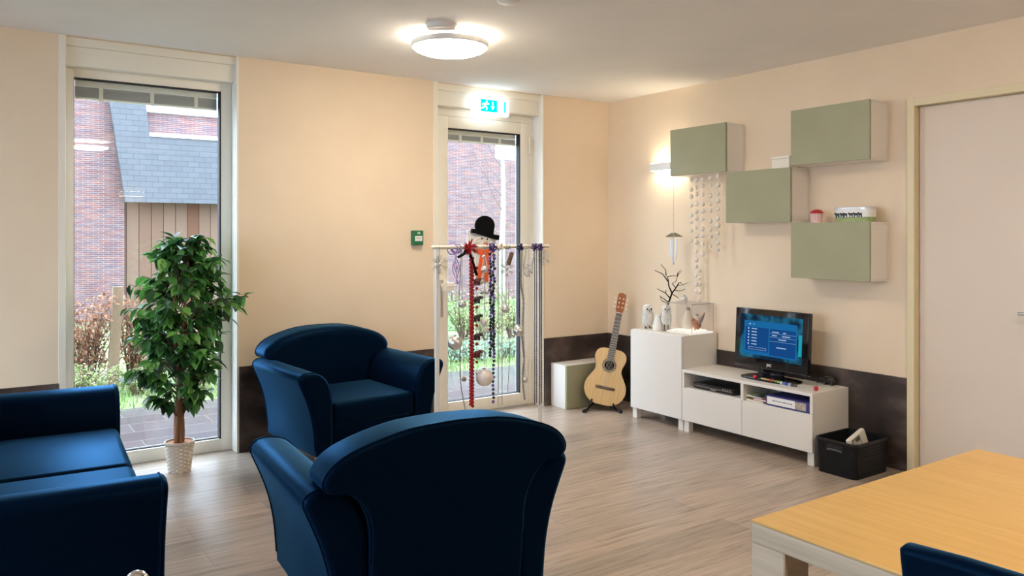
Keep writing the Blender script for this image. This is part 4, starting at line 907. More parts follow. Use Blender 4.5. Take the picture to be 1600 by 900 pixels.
# lilac ribbon loops
t, x = hang('lilac_garland', 'lilac looped ribbon near the left end of the rod', 'ribbon', 712)
m = MB()
for k in range(5):
    r = 0.02 + 0.006 * (k % 3); m.tube([(0.018 * math.sin(k * 2.1) + r * math.cos(a), -0.004 + 0.004 * k + 0.022 * math.sin(a * 0.5), r * 1.2 * math.sin(a) - 0.01) for a in [j * PI / 8 for j in range(17)]], 0.0035, 6)
for k in range(4): m.tube([(0.01 * (k - 1.5) + 0.012 * math.sin(j * 0.9 + k), -0.004, -0.02 - j * 0.022) for j in range(9 + k % 2)], 0.0028, 6)
m.sphere((0.004, -0.004, -0.13), 0.010, 10, 8, (0.7, 0.6, 1.5)); m.sphere((0.012, -0.004, -0.225), 0.011, 10, 8, (0.7, 0.6, 1.5)); m.build('ribbon', M['lilac'], t)
# silver tinsel string
def tinsel(label, pts, r=0.004, mt='silverbead', dy=0.0, name='tinsel_garland', cat='garland'):
    t, x = hang(name, label, cat, pts[0][0], dy)
    m = MB(); q = []
    for px, py in pts: v = hp_(px, py, dy); q.append(Vector((v.x - x, 0, v.z - BZ)))
    c = smooth_curve(q, 12); rs = [r * (0.55 + 0.9 * abs(math.sin(i * 1.7))) for i in range(len(c))]
    m.tube(c, rs, 6); loop(m, wv=0.003, y=0.016 - dy); m.build('strand', M[mt], t)
    return t
tinsel('grey tinsel string twisting down left of the red beads', [(721, 386), (719, 430), (717, 480), (720, 515), (719, 560), (720, 600), (727, 640)], 0.0030)
bauble('small silver glitter ball upper left of the red beads', 722.5, 473, 0.026, 719, 0.004)
bauble('large silver bauble at the lower left of the ornament stand', 711, 531.5, 0.047, 714, 0.002)
bauble('small gold brown ball low on the left string', 725, 588, 0.016, 722, 0.0, mat('brown_gold', (0.36, 0.27, 0.18), 0.35, 0.5))
# beads strung as single spheres
def bead_obj(proto, parent, loc, sc_=None):
    o = proto.copy(); col.objects.link(o); o.parent = parent; o.location = loc
    if sc_: o.scale = (sc_,) * 3
    return o
def beadproto(name, mt, r, u=10, v=7):
    m = MB(); m.sphere((0, 0, 0), r, u, v); return m.build(name, mt)
PROT = {}
def strand(name, label, cat, px, py0, py1, r, mt, cols_, dx, dy=0.0, group=None, jit=0.0, step=1.0, loops=True):
    t, x = hang(name, label, cat, px, dy, group)
    z0, z1 = zz(py0, dy), zz(py1, dy); n = int((z0 - z1) / (2 * r * step)); k2 = 0; first = None
    rr = random.Random(px)
    for c in range(cols_):
        xx = (c - (cols_ - 1) / 2) * dx
        m = MB(); m.tube([(xx * 0.3, 0, 0.0), (xx, 0, z0), (xx, 0, (z0 + z1) / 2), (xx, 0, z1)], 0.0013, 5); loop(m, wv=0.0013, y=0.016 - dy); m.build('thread', M['string'], t)
        for k in range(n):
            if k2 >= 100: break
            loc = (xx + rr.uniform(-jit, jit), rr.uniform(-jit, jit) * 0.4, z0 - (k + 0.5 + 0.5 * (c % 2)) * 2 * r * step); k2 += 1
            if first is None:
                first = beadproto('bead', mt, r); first.parent = t; first.location = loc
            else: bead_obj(first, t, loc)
    return t
strand('red_bead_necklace', 'long red bead necklace under the red bow', 'bead necklace', 737, 398, 636, 0.0115, M['red'], 2, 0.016, -0.012)
t, x = hang('red_bow', 'spiky red ribbon bow tied to the rod', 'bow', 734, -0.012)
m = MB(); rr = random.Random(3)
for k in range(70):
    d = Vector((rr.gauss(0, 1), rr.gauss(0, 0.7), rr.gauss(0, 1))).normalized(); m.leaf(Vector((0, 0.0, -0.005)) + d * 0.010, d, Vector((rr.random(), rr.random(), rr.random())), rr.uniform(0.03, 0.06), 0.012)
m.sphere((0, 0, -0.005), 0.016, 10, 8); m.build('ribbon', M['redfelt'], t)
# elephants on a string
t, x = hang('elephant_string', 'string of small dark elephants and red beads right of the red bead necklace', 'ornament', 745, -0.006)
m = MB(); m.tube([(0, 0, 0), (0, 0, zz(582))], 0.0014, 5); loop(m, wv=0.0014, y=0.022); m.build('thread', M['string'], t)
def elephant(z, mt):
    m = MB(); y = -0.004
    m.sphere((0, y, z), 0.020, 14, 10, (1.1, 0.8, 0.85)); m.sphere((0.024, y, z + 0.008), 0.0125, 12, 8)
    m.tube([(0.033, y, z + 0.006), (0.040, y, z + 0.0), (0.044, y, z + 0.010), (0.043, y, z + 0.018)], [0.006, 0.005, 0.004, 0.003], 8)
    m.sphere((0.020, y - 0.010, z + 0.008), 0.010, 10, 6, (0.8, 0.35, 1.0)); m.tube([(-0.022, y, z + 0.004), (-0.028, y, z - 0.008)], 0.0022, 6)
    for ex_ in (-0.013, 0.012):
        for ey in (-0.008, 0.008): m.tube([(ex_, y + ey, z - 0.006), (ex_, y + ey, z - 0.030)], [0.0065, 0.0055], 8)
    return m.build('elephant', mt, t)
ele = mat('dark_elephant', (0.05, 0.035, 0.035), 0.4); ele2 = mat('maroon_elephant', (0.14, 0.03, 0.03), 0.4)
for py, mt in ((438, ele2), (466, ele), (494, ele), (523, ele), (550, ele2)): elephant(zz(py), mt)
for py, mt, r in ((418, 'red', 0.011), (450, 'red', 0.011), (479, 'red', 0.011), (507, 'red', 0.011), (536, 'redfelt', 0.012), (564, 'red', 0.010)):
    m = MB(); m.sphere((0, 0, zz(py)), r, 12, 8); m.build('bead', M[mt], t)
m = MB(); m.lathe([(0.001, 0.022), (0.009, 0), (0.001, -0.022)], 8, (0, 0, zz(580))); m.build('drop', M['silverbead'], t)
# white and silver ball string
t, x = hang('ball_string', 'string of white rings and small grey balls in front of the orange scarf', 'ornament', 757, -0.008)
m = MB(); m.tube([(0, 0, 0), (0, 0, zz(520))], 0.0014, 5); loop(m, wv=0.0014, y=0.024); m.build('thread', M['string'], t)
for px, py, r, mt in ((756, 401, 0.013, 'silver'), (757, 421, 0.024, 'silver'), (752, 440, 0.020, 'silver'), (753, 456, 0.016, 'silver'), (761, 456, 0.017, 'silver'), (760, 473, 0.010, 'silver'), (756, 503, 0.026, 'pearl'), (759, 515, 0.020, 'pearl')):
    v = hp_(px, py, -0.008); m = MB(); m.sphere((v.x - x, 0, v.z - BZ), r, 16, 12); m.build('ball', M[mt], t)
m = MB()
for s_ in (-1, 1): m.tube([(0, -0.003, zz(398)), (s_ * 0.014, -0.004, zz(410)), (s_ * 0.020, -0.003, zz(420))], 0.0022, 6)
m.build('white_cord', M['card'], t)
bauble('large pearl white ball hanging lowest in the middle of the stand', 757, 589.5, 0.058, 758, 0.012, pearl2)
strand('purple_bead_necklace', 'thick purple and black bead necklace in the middle of the rod', 'bead necklace', 769, 394, 560, 0.0115, M['purple2'], 2, 0.024, -0.010, None, 0.006, 0.95)
strand('purple_bead_necklace', 'thinner lower purple bead strand hanging below the thick purple necklace', 'bead necklace', 771, 562, 634, 0.0105, M['purple2'], 1, 0.02, 0.020, None, 0.004, 1.3)
t, x = hang('purple_bow', 'purple bead knot on the rod above the purple necklace', 'bead knot', 769, -0.010)
m = MB(); rr = random.Random(5)
for k in range(26):
    a = k * 2.4; m.sphere((0.024 * math.cos(a) * rr.uniform(.5, 1), 0.0 + 0.016 * rr.uniform(-1, 0.2), 0.026 * math.sin(a) * rr.uniform(.5, 1) - 0.004), 0.010, 8, 6)
m.build('beads', M['purple'], t)
# fine chains: a continuous beaded line
def chain(label, px, py1, mt, r, dy, name='bead_chain', group=None, px1=None, step=2.3):
    t, x = hang(name, label, 'bead chain', px, dy, group)
    m = MB(); z1 = zz(py1, dy); n = int(-z1 / (r * step)); pts = []; rs = []
    ex_ = (hp_(px1, py1, dy).x - x) if px1 else 0
    for k in range(n):
        for f_, r_ in ((0.06, 0.3), (0.3, 0.9), (0.5, 1.0), (0.7, 0.9), (0.94, 0.3)):
            u = (k + f_) / n; pts.append((ex_ * u, 0, -0.002 + z1 * u)); rs.append(r * r_)
    m.tube(pts, rs, 6); loop(m, wv=r * 0.8, y=0.016 - dy); m.build('beads', M[mt], t); return t
chain('left of two thin silver bead chains beside the purple necklace', 778.5, 636, 'silverbead', 0.0042, 0.0)
chain('right of two thin silver bead chains beside the purple necklace', 784.5, 636, 'silverbead', 0.0042, 0.0)
t, x = hang('silver_knot', 'pale silver bead knot on the rod above the thin silver chains', 'bead knot', 781, -0.004)
m = MB()
for k in range(14): a = k * 2.4; m.sphere((0.018 * math.cos(a), -0.006 + 0.006 * math.sin(a * 3), 0.022 * math.sin(a) * (0.5 + 0.5 * (k % 2))), 0.0075, 8, 6)
m.build('beads', M['pearl'], t)
chain('navy bead chain along the dark edge of the door glass', 811.5, 500, 'navybead', 0.0062, -0.004)
t, x = hang('navy_knot', 'navy bead knot on the rod above the navy chain', 'bead knot', 812, -0.006)
m = MB()
for k in range(16): a = k * 2.4; m.sphere((0.017 * math.cos(a), -0.006 + 0.006 * math.sin(a * 3), 0.022 * math.sin(a) * (0.5 + 0.5 * (k % 2)) - 0.006), 0.0085, 8, 6)
m.build('beads', M['navybead'], t)
for px, lab in ((835, 'left'), (843.5, 'right')):
    t, x = hang('dark_knot', 'dark bead knot on the rod above the %s dark bead chain pair' % lab, 'bead knot', px, -0.006)
    m = MB()
    for k in range(14): a = k * 2.4; m.sphere((0.016 * math.cos(a), -0.006 + 0.006 * math.sin(a * 3), 0.022 * math.sin(a) * (0.5 + 0.5 * (k % 2)) - 0.006), 0.008, 8, 6)
    m.build('beads', M['purple'], t)
for px, py, lab in ((835.5, 643, 'outermost left'), (838.5, 641, 'second from left'), (843, 645, 'third from left'), (846.5, 643, 'rightmost')):
    chain('long dark bead chain by the right post, %s of four' % lab, px, py, 'darkbead', 0.0046, -0.012)
tinsel('thin silver string with a small white drop right of the silver chains', [(795, 440), (795, 500), (796, 560), (793, 615)], 0.0018, 'silverbead', 0.004)
bauble('silver glitter ball at mid height right of the silver chains', 790, 485, 0.028, 792, 0.004)
bauble('silver mirrored ball beside the right edge of the door glass', 810, 521, 0.038, 812, 0.006)
bauble('small silver ball low on the right tinsel garland', 820, 601, 0.022, 817, 0.006)
tinsel('silver and gold tinsel garland hanging down the right door stile', [(815, 386), (814, 440), (818, 470), (816, 520), (819, 560), (817, 590), (820, 625)], 0.0062, 'silverbead', 0.002)
tinsel('short pale tinsel looped near the right end of the rod', [(822, 386), (820, 405), (818, 425), (827, 432), (824, 412)], 0.004, 'silver', 0.004)

# ------------------------------------------------------------------ paper snowman on the door glass
sy = 0.135
def sp(px, py, y=sy): v = P(px, py, 'y', y); return v
c0 = sp(757, 386)
snow = thing('snowman_decoration', 'flat felt snowman with black bowler hat and orange scarf stuck on the door glass', 'decoration', (c0.x, 0.153, c0.z))
def so(px, py): v = sp(px, py); return (v.x - c0.x, v.z - c0.z)
def slab(name, pts, y0, y1, mt, r=0.003):
    m = MB(); puffy(m, [so(*p) for p in pts], y0, y1, r, None, 2); return m.build(name, mt, snow, angle=50)
slab('paper_body', [(732, 359), (776, 368), (777, 398), (768, 406), (768, 443), (742, 443), (739, 412), (736, 396), (731, 380)], -0.006, -0.0005, M['card'], 0.002)
crown = [(757 + 15.2 * math.cos(a), 352.5 - 15.5 * math.sin(a)) for a in [-0.35 + k * (PI + 0.7) / 20 for k in range(21)]]
slab('hat_crown', crown + [(743.5, 362), (770, 369)], -0.034, -0.007, M['felt'], 0.008)
slab('hat_brim', [(736.5, 357.2), (745, 359.2), (755, 362.6), (767, 365.4), (778.4, 368.0), (777.4, 375.2), (766, 372.2), (753, 367.8), (743, 364.8), (735.4, 363.6)], -0.044, -0.010, M['felt'], 0.004)
m = MB(); rr = random.Random(9)
for k in range(26):
    a = 2 * PI * k / 26; px = 755.5 + 12.5 * math.cos(a); py = 379 + 8.5 * math.sin(a)
    v = so(px, py); m.sphere((v[0], -0.014, v[1]), rr.uniform(0.014, 0.020), 10, 8, (1, 0.6, 1))
for k in range(10):
    v = so(757 + rr.uniform(-9, 9), 378 + rr.uniform(-5, 5)); m.sphere((v[0], -0.010, v[1]), 0.019, 10, 8, (1, 0.5, 1))
m.build('cotton_face', M['cotton'], snow)
for px, py in ((752.5, 372.5), (761, 373.5)): v = so(px, py); m = MB(); m.sphere((v[0], -0.024, v[1]), 0.0075, 10, 8, (1, .5, 1.2)); m.build('eye', M['dark'], snow)
v = so(758.5, 381.5); m = MB(); m.sphere((v[0], -0.026, v[1]), 0.017, 14, 10, (1, 0.8, 0.9)); m.build('nose', mat('orange_red_nose', (0.75, 0.10, 0.04), 0.6), snow)
slab('scarf_wrap', [(745, 388), (757, 390), (771, 388), (769, 396), (757, 399), (747, 397)], -0.022, -0.005, M['orange'], 0.004)
slab('scarf_tail', [(752, 396), (757, 398), (756, 418), (752, 434), (745, 436), (748, 415)], -0.018, -0.006, M['orange'], 0.004)
slab('scarf_tail', [(757, 398), (764, 396), (764, 420), (763, 441), (756, 440), (758, 418)], -0.018, -0.006, M['orange'], 0.004)
slab('twig_arm', [(726, 394), (737, 398), (748, 428), (746, 431), (743, 431), (733, 402), (725, 399)], -0.014, -0.006, M['felt'], 0.002) if False else None
bt = thing('black_stick', 'short black felt stick hanging askew under the red bow', 'stick', (hp_(735, 400).x, HYd - 0.016, hp_(735, 400).z))
a_, b_ = hp_(729, 394), hp_(743, 430); o_ = bt.location
m = MB(); m.tube([(hp_(732, 392).x - o_.x, 0.02, BZ - o_.z - 0.0), (hp_(733, 398).x - o_.x, 0, hp_(733, 398).z - o_.z), (b_.x - o_.x, 0, b_.z - o_.z)], [0.004, 0.010, 0.010], 8); m.build('stick', M['felt'], bt)
bt = thing('black_clip', 'small black clip left of the red bow', 'clip', (hp_(722, 398).x, HYd - 0.010, hp_(722, 398).z)); o_ = bt.location
m = MB(); a_, b_ = hp_(714.5, 402), hp_(724, 396.5); m.tube([(a_.x - o_.x, 0, a_.z - o_.z), (b_.x - o_.x, 0, b_.z - o_.z), (hp_(729, 390).x - o_.x, 0.01, BZ - o_.z)], [0.009, 0.010, 0.004], 8); m.build('clip', M['felt'], bt)

# ------------------------------------------------------------------ ornaments on the tall cabinet
CT = 0.738
feather = noisy('white_feather', [(0.3, (0.70, 0.68, 0.66)), (0.7, (0.86, 0.84, 0.82))], 0.9, 40, bump=0.5, spec=0.1)
def oncab(px, py): return P(px, py, 'z', CT)
def owl(label, px, py, h, turn, legs, ear):
    q = oncab(px, py); t = thing('owl_figurine', label, 'figurine', (q.x, q.y, CT), turn)
    m = MB(); b0 = legs
    pr = [(0.0, b0), (h * 0.14, b0 + h * 0.03), (h * 0.21, b0 + h * 0.18), (h * 0.225, b0 + h * 0.33), (h * 0.20, b0 + h * 0.5), (h * 0.185, b0 + h * 0.58), (h * 0.205, b0 + h * 0.68), (h * 0.19, b0 + h * 0.78), (h * 0.12, b0 + h * 0.86), (0.0, b0 + h * 0.89)]
    c = [(p.x, p.y) for p in smooth_curve([(a, b, 0) for a, b in pr], 3)]
    m.lathe(c, 24, sy=0.92)
    rr = random.Random(px)
    for k in range(90):
        a = rr.random() * 2 * PI; u = rr.uniform(0.12, 0.62); z = b0 + h * u; r = h * 0.205
        if abs(((a + PI / 2 + PI) % (2 * PI)) - PI) < 0.5 and u > 0.45: continue
        d = Vector((0.35 * math.cos(a), 0.35 * math.sin(a), -1)); m.leaf(Vector((r * math.cos(a), r * 0.9 * math.sin(a), z)), d, Vector((math.cos(a), math.sin(a), 0.2)), h * 0.16, h * 0.055, 0.1)
    m.build('body', feather, t, angle=60)
    for s_ in (-1, 1):
        m = MB(); m.sphere((s_ * h * 0.085, -h * 0.165, b0 + h * 0.70), h * 0.075, 14, 10, (1, 0.35, 1)); m.build('eye_disc', M['cotton'], t)
        m = MB(); m.sphere((s_ * h * 0.082, -h * 0.19, b0 + h * 0.70), h * 0.036, 12, 8, (1, 0.6, 1)); m.build('eye', M['gloss'], t)
        m = MB(); m.lathe([(h * 0.045, 0), (h * 0.03, ear * 0.6), (0.001, ear)], 10, (s_ * h * 0.13, 0, b0 + h * 0.82), mtx=Matrix.Rotation(s_ * 0.35, 4, 'Y')); m.build('ear_tuft', feather, t)
        m = MB(); m.tube([(s_ * h * 0.08, 0, b0 + h * 0.05), (s_ * h * 0.085, 0, 0.006), (s_ * h * 0.10, -h * 0.12, 0.005)], [0.006, 0.006, 0.004], 8); m.tube([(s_ * h * 0.085, 0, 0.006), (s_ * h * 0.05, -h * 0.11, 0.005)], 0.004, 6); m.tube([(s_ * h * 0.085, 0, 0.006), (s_ * h * 0.16, -h * 0.09, 0.005)], 0.004, 6); m.build('foot', M['twig'], t)
    m = MB(); m.lathe([(h * 0.025, 0.0), (0.001, h * 0.06)], 8, (0, -h * 0.19, b0 + h * 0.665), mtx=Matrix.Rotation(PI * 0.85, 4, 'X')); m.build('beak', M['dark'], t)
    return t
face_cam = math.radians(-42)
owl('white feathered owl figurine on brown feet at the left end of the tall cabinet', 1012, 513, 0.205, face_cam + 0.3, 0.022, 0.022)
owl('white big-eyed owl figurine on thin legs between the white vase and the lit glass case', 1041, 517, 0.185, face_cam + 0.15, 0.05, 0.014)
q = oncab(1028, 516)
t = thing('white_vase', 'small white penguin-shaped vase between the two white owls', 'vase', (q.x, q.y, CT), face_cam)
m = MB(); m.lathe([(p.x, p.y) for p in smooth_curve([(0.034, 0, 0), (0.040, 0.004, 0), (0.041, 0.03, 0), (0.034, 0.07, 0), (0.025, 0.10, 0), (0.024, 0.118, 0), (0.026, 0.124, 0), (0.021, 0.124, 0), (0.018, 0.10, 0), (0.0, 0.095, 0)], 4)], 28); m.build('body', M['plastic'], t)
m = MB()
for s_ in (-1, 1): m.leaf(Vector((s_ * 0.030, 0, 0.095)), Vector((s_ * 0.35, 0, -1)), Vector((s_, 0, 0.3)), 0.075, 0.03, 0.15)
m.build('wing', M['plastic'], t)
# black twig tree with white tips
q = P(1044, 505, 'x', -0.13)
t = thing('twig_tree', 'black artificial twig tree with white frosted tips behind the white owls', 'twig tree', (-0.15, q.y, CT))
m = MB(); m.lathe([(0.035, 0), (0.038, 0.02), (0.034, 0.055), (0.028, 0.06), (0.0, 0.058)], 20); m.build('pot', M['plastic'], t)
m = MB()
def tw_pts(pxs):
    out = []
    for i, (px, py, dx) in enumerate(pxs):
        v = P(px, py, 'x', -0.15 + dx); out.append(Vector((v.x + 0.15, v.y - q.y, v.z - CT)))
    return out
twigs = [
 ([(1044, 505, 0), (1044, 475, 0), (1050, 458, 0), (1056, 450, 0), (1062, 440, .01)], 0.007),
 ([(1050, 458, 0), (1045, 447, -.02), (1044, 436, -.02), (1041, 432, -.03)], 0.005),
 ([(1044, 440, -.02), (1035, 428, -.03), (1022, 422, -.05)], 0.004),
 ([(1041, 432, -.03), (1040, 422, -.02), (1032, 412, -.02)], 0.0035),
 ([(1041, 433, -.02), (1050, 431, 0), (1058, 431, 0), (1065, 424, .02)], 0.003),
 ([(1056, 450, 0), (1050, 443, .01), (1056, 440, .02), (1061, 425, .03)], 0.003),
 ([(1057, 448, 0), (1060, 446, 0.01), (1068, 445, 0.03)], 0.003),
 ([(1053, 453, 0), (1062, 455, .02), (1073, 451, .03)], 0.003),
 ([(1049, 459, 0), (1058, 464, 0), (1061, 467, .01)], 0.003),
 ([(1046, 465, 0), (1040, 458, -.03), (1026, 451, -.05)], 0.004),
 ([(1044, 472, 0), (1036, 466, -.02), (1030, 462, -.04)], 0.0035),
 ([(1040, 458, -.03), (1041, 452, -.03)], 0.003),
 ([(1043, 474, 0), (1034, 470, .01), (1031, 463, .02)], 0.0028),
 ([(1062, 440, .01), (1067, 445, .02), (1076, 441, .03)], 0.0026),
 ([(1058, 432, 0), (1059, 426, 0.0), (1066, 421, 0.0)], 0.0028)]
for pxs, r in twigs:
    pts = tw_pts(pxs); r *= 1.35; m.tube(pts, [r * (1 - 0.55 * i / (len(pts) - 1)) for i in range(len(pts))], 6)
    tipm = MB(); tipm.sphere(pts[-1], 0.0075, 8, 6); tipm.build('frosted_tip', M['cotton'], t)
m.build('branches', M['felt'], t)
# lit glass case
a = P(1047, 516, 'z', CT); b = P(1111, 519, 'z', CT)
y0c, y1c = P(1050, 514, 'z', CT).y, cy0 + 0.015
gc = thing('glass_case', 'clear display case with a lit snowy base at the right end of the tall cabinet', 'display case', (-0.165, (-1.045 + y1c) / 2, CT))
hy = abs(-1.045 - y1c) / 2; hx2 = 0.125; zc = 0.232
m = MB(); m.box(-hx2, hx2, -hy, hy, 0, 0.012, 0.003, 1); m.build('base', emit('lit_base', (1.0, 0.93, 0.82), 0.30), gc)
m = MB(); rr = random.Random(4)
for k in range(60): m.sphere((rr.uniform(-hx2 + .025, hx2 - .025), rr.uniform(-hy + .025, hy - .025), 0.014), rr.uniform(0.014, 0.022), 10, 6, (1, 1, 0.5))
sl = m.build('lit_snow', emit('lit_snow', (1.0, 0.90, 0.74), 0.42), gc); 
m = MB(); g_ = 0.003
m.box(-hx2, -hx2 + g_, -hy, hy, 0.012, zc); m.box(hx2 - g_, hx2, -hy, hy, 0.012, zc); m.box(-hx2, hx2, -hy, -hy + g_, 0.012, zc); m.box(-hx2, hx2, hy - g_, hy, 0.012, zc); m.box(-hx2, hx2, -hy, hy, zc, zc + g_)
m.build('clear_cover', M['acrylic'], gc, smooth=False)
m = MB(); e_ = 0.0016
for sx in (-1, 1):
    for sy_ in (-1, 1): m.box(sx * hx2 - e_, sx * hx2 + e_, sy_ * hy - e_, sy_ * hy + e_, 0.012, zc + g_)
    m.box(sx * hx2 - e_, sx * hx2 + e_, -hy, hy, zc + g_ - e_, zc + g_ + e_); m.box(-hx2, hx2, sx * hy - e_, sx * hy + e_, zc + g_ - e_, zc + g_ + e_)
m.build('cover_edges', mat('lilac_grey_edge', (0.42, 0.37, 0.40), 0.3), gc, smooth=False)
gx, gy = gc.location.x, gc.location.y
def penguin(label, x, y, h, c_):
    t = thing('penguin_figurine', label, 'figurine', (x, y, CT + 0.022), face_cam)
    m = MB(); m.lathe([(p.x, p.y) for p in smooth_curve([(0, 0, 0), (h * .2, h * .02, 0), (h * .27, h * .2, 0), (h * .25, h * .45, 0), (h * .16, h * .70, 0), (h * .12, h * .80, 0), (h * .10, h * .93, 0), (0.001, h, 0)], 4)], 20, sy=0.85); m.build('body', c_, t)
    m = MB(); m.sphere((0, 0, h * 0.9), h * 0.107, 14, 10); m.lathe([(h * .03, 0), (0.001, h * 0.12)], 8, (0, -h * 0.09, h * .88), mtx=Matrix.Rotation(PI / 2, 4, 'X')); m.build('head', mat('grey_head', (0.32, 0.29, 0.28), 0.6), t)
    m = MB()
    for s_ in (-1, 1): m.leaf(Vector((s_ * h * .16, 0, h * .68)), Vector((s_ * .3, 0, -1)), Vector((s_, 0, .3)), h * .48, h * .13, .1)
    m.build('wing', mat('beige_wing', (0.55, 0.46, 0.36), 0.6), t)
warm = mat('ivory', (0.80, 0.72, 0.58), 0.5)
pc = P(1075, 500, 'x', -0.165)
penguin('tall ivory penguin figurine in the middle of the lit case', -0.165, pc.y, 0.18, warm)
penguin('shorter ivory penguin figurine right behind the tall one in the lit case', -0.125, pc.y - 0.06, 0.125, warm)
penguin('small beige figurine at the left side of the lit case', -0.12, gy + hy - 0.055, 0.085, mat('beige_figurine', (0.60, 0.44, 0.30), 0.6))
v = P(1098, 505, 'x', -0.17)
t = redbird = thing('red_bird', 'red brown bird figurine with raised tail at the right side of the lit case', 'figurine', (-0.17, gy - hy + 0.058, CT + 0.024), math.radians(90))
m = MB(); m.sphere((0, 0, 0.035), 0.026, 14, 10, (1.3, 0.9, 1.0), Matrix.Rotation(-0.5, 4, 'Y')); m.sphere((0.030, 0, 0.058), 0.016, 12, 8); m.lathe([(0.005, 0), (0.001, 0.018)], 6, (0.044, 0, 0.058), mtx=Matrix.Rotation(PI / 2, 4, 'Y'))
for s_ in (-1, 1): m.tube([(0.0, s_ * 0.01, 0.02), (0.005, s_ * 0.012, 0.0)], 0.004, 6)
m.build('body', noisy('rust_feather', [(0.35, (0.32, 0.10, 0.05)), (0.65, (0.52, 0.22, 0.10))], 0.8, 60), t)
m = MB(); m.tube([(-0.02, 0, 0.045), (-0.045, 0, 0.08), (-0.065, 0, 0.115)], [0.012, 0.010, 0.004], 8); m.build('tail', mat('grey_brown_tail', (0.32, 0.22, 0.20), 0.8), t)
redbird.scale = (1.25, 1.25, 1.25)
q = P(1069, 466, 'x', -0.12)
t = thing('silver_ball', 'silver mirrored ball resting on top of the lit case', 'bauble', (-0.14, P(1069, 466, 'x', -0.14).y, CT + zc + g_ + 0.0005))
m = MB(); m.sphere((0, 0, 0.027), 0.027, 20, 14); m.build('ball', M['silver'], t)
m = MB(); m.lathe([(0.007, 0.052), (0.007, 0.060), (0.001, 0.061)], 10); m.build('cap', M['steel'], t)

# ------------------------------------------------------------------ wind chime and white pompom strings under the leftmost wall cabinet
CB = 2.008; wx = -0.195
q = P(1052.5, 300, 'x', wx)
t = thing('wind_chime', 'silver star wind chime hanging from the leftmost wall cabinet', 'wind chime', (wx, q.y, CB))
zs = P(1052, 368, 'x', wx).z - CB
m = MB(); m.tube([(0, 0, 0), (0, 0, zs)], 0.0016, 5); m.sphere((0, 0, P(1052, 336, 'x', wx).z - CB), 0.004, 8, 6); m.build('cord', M['string'], t)
m = MB(); star = []
for k in range(10): a = k * PI / 5 + 0.3; r = 0.075 if k % 2 == 0 else 0.033; star.append((r * math.cos(a), r * math.sin(a)))
m.ring_loft([[Vector((x * s_, y * s_, zs + z)) for x, y in star] for s_, z in ((0.97, -0.012), (1, -0.008), (0.3, 0.022), (0.05, 0.026))]); m.build('star', mat('aged_silver', (0.42, 0.40, 0.35), 0.35, 0.8), t, angle=20)
for k in range(5):
    a = k * 2 * PI / 5; L = (0.17, 0.20, 0.15, 0.21, 0.13)[k]; m = MB(); m.tube([(0.026 * math.cos(a), 0.026 * math.sin(a), zs - 0.03), (0.026 * math.cos(a), 0.026 * math.sin(a), zs - 0.03 - L)], 0.0048, 8); m.tube([(0.026 * math.cos(a), 0.026 * math.sin(a), zs), (0.026 * math.cos(a), 0.026 * math.sin(a), zs - 0.03)], 0.001, 4); m.build('chime_tube', M['steel'], t)
m = MB(); m.tube([(0, 0, zs), (0, 0, P(1051, 412, 'x', wx).z - CB)], 0.0013, 5); m.sphere((0, 0, P(1051, 412, 'x', wx).z - CB), 0.007, 8, 6); m.build('clapper', M['string'], t)
for k, (px, pyb, wx2, lab) in enumerate(((1080, 381, -0.10, 'leftmost'), (1088, 462, -0.14, 'longest, second from left'), (1098, 402, -0.17, 'third from left'), (1110, 391, -0.17, 'fourth from left'), (1122, 397, -0.17, 'rightmost'))):
    q = P(px, 300, 'x', wx2)
    t = thing('pompom_string', 'white pompom string under the leftmost wall cabinet, %s' % lab, 'pompom string', (wx2, q.y, CB), 0, 'white pompom strings on the wall')
    ze = P(px, pyb, 'x', wx2).z - CB
    m = MB(); m.tube([(0, 0, 0), (0, 0, ze)], 0.0012, 5); m.build('thread', M['shell'], t)
    n = max(6, int(-ze / 0.062)); first = None
    for j in range(n):
        z = ze * (j + 0.5 + 0.12 * math.sin(j * 2 + k)) / n; s_ = 0.85 + 0.3 * ((j * 7 + k * 3) % 5) / 4
        if first is None:
            m = MB(); m.sphere((0, 0, 0), 0.0165, 14, 10, (1, 1, 1.1)); first = m.build('pompom', M['shell'], t); first.location = (0, 0, z); first.scale = (s_,) * 3
        else: bead_obj(first, t, (0, 0, z), s_)
q = P(1087, 470, 'x', -0.06)
t = thing('pompom_string', 'white pompom string against the wall behind the lit case', 'pompom string', (-0.05, P(1093, 430, 'x', -0.05).y, 1.33), 0, 'white pompom strings on the wall')
m = MB(); m.tube([(0, 0, 0.68), (0, 0, -0.40)], 0.0012, 5); m.build('thread', M['shell'], t); first = None
for j in range(5):
    z = -0.10 - 0.058 * j
    if first is None: m = MB(); m.sphere((0, 0, 0), 0.0165, 14, 10, (1, 1, 1.1)); first = m.build('pompom', M['shell'], t); first.location = (0, 0, z)
    else: bead_obj(first, t, (0, 0, z))

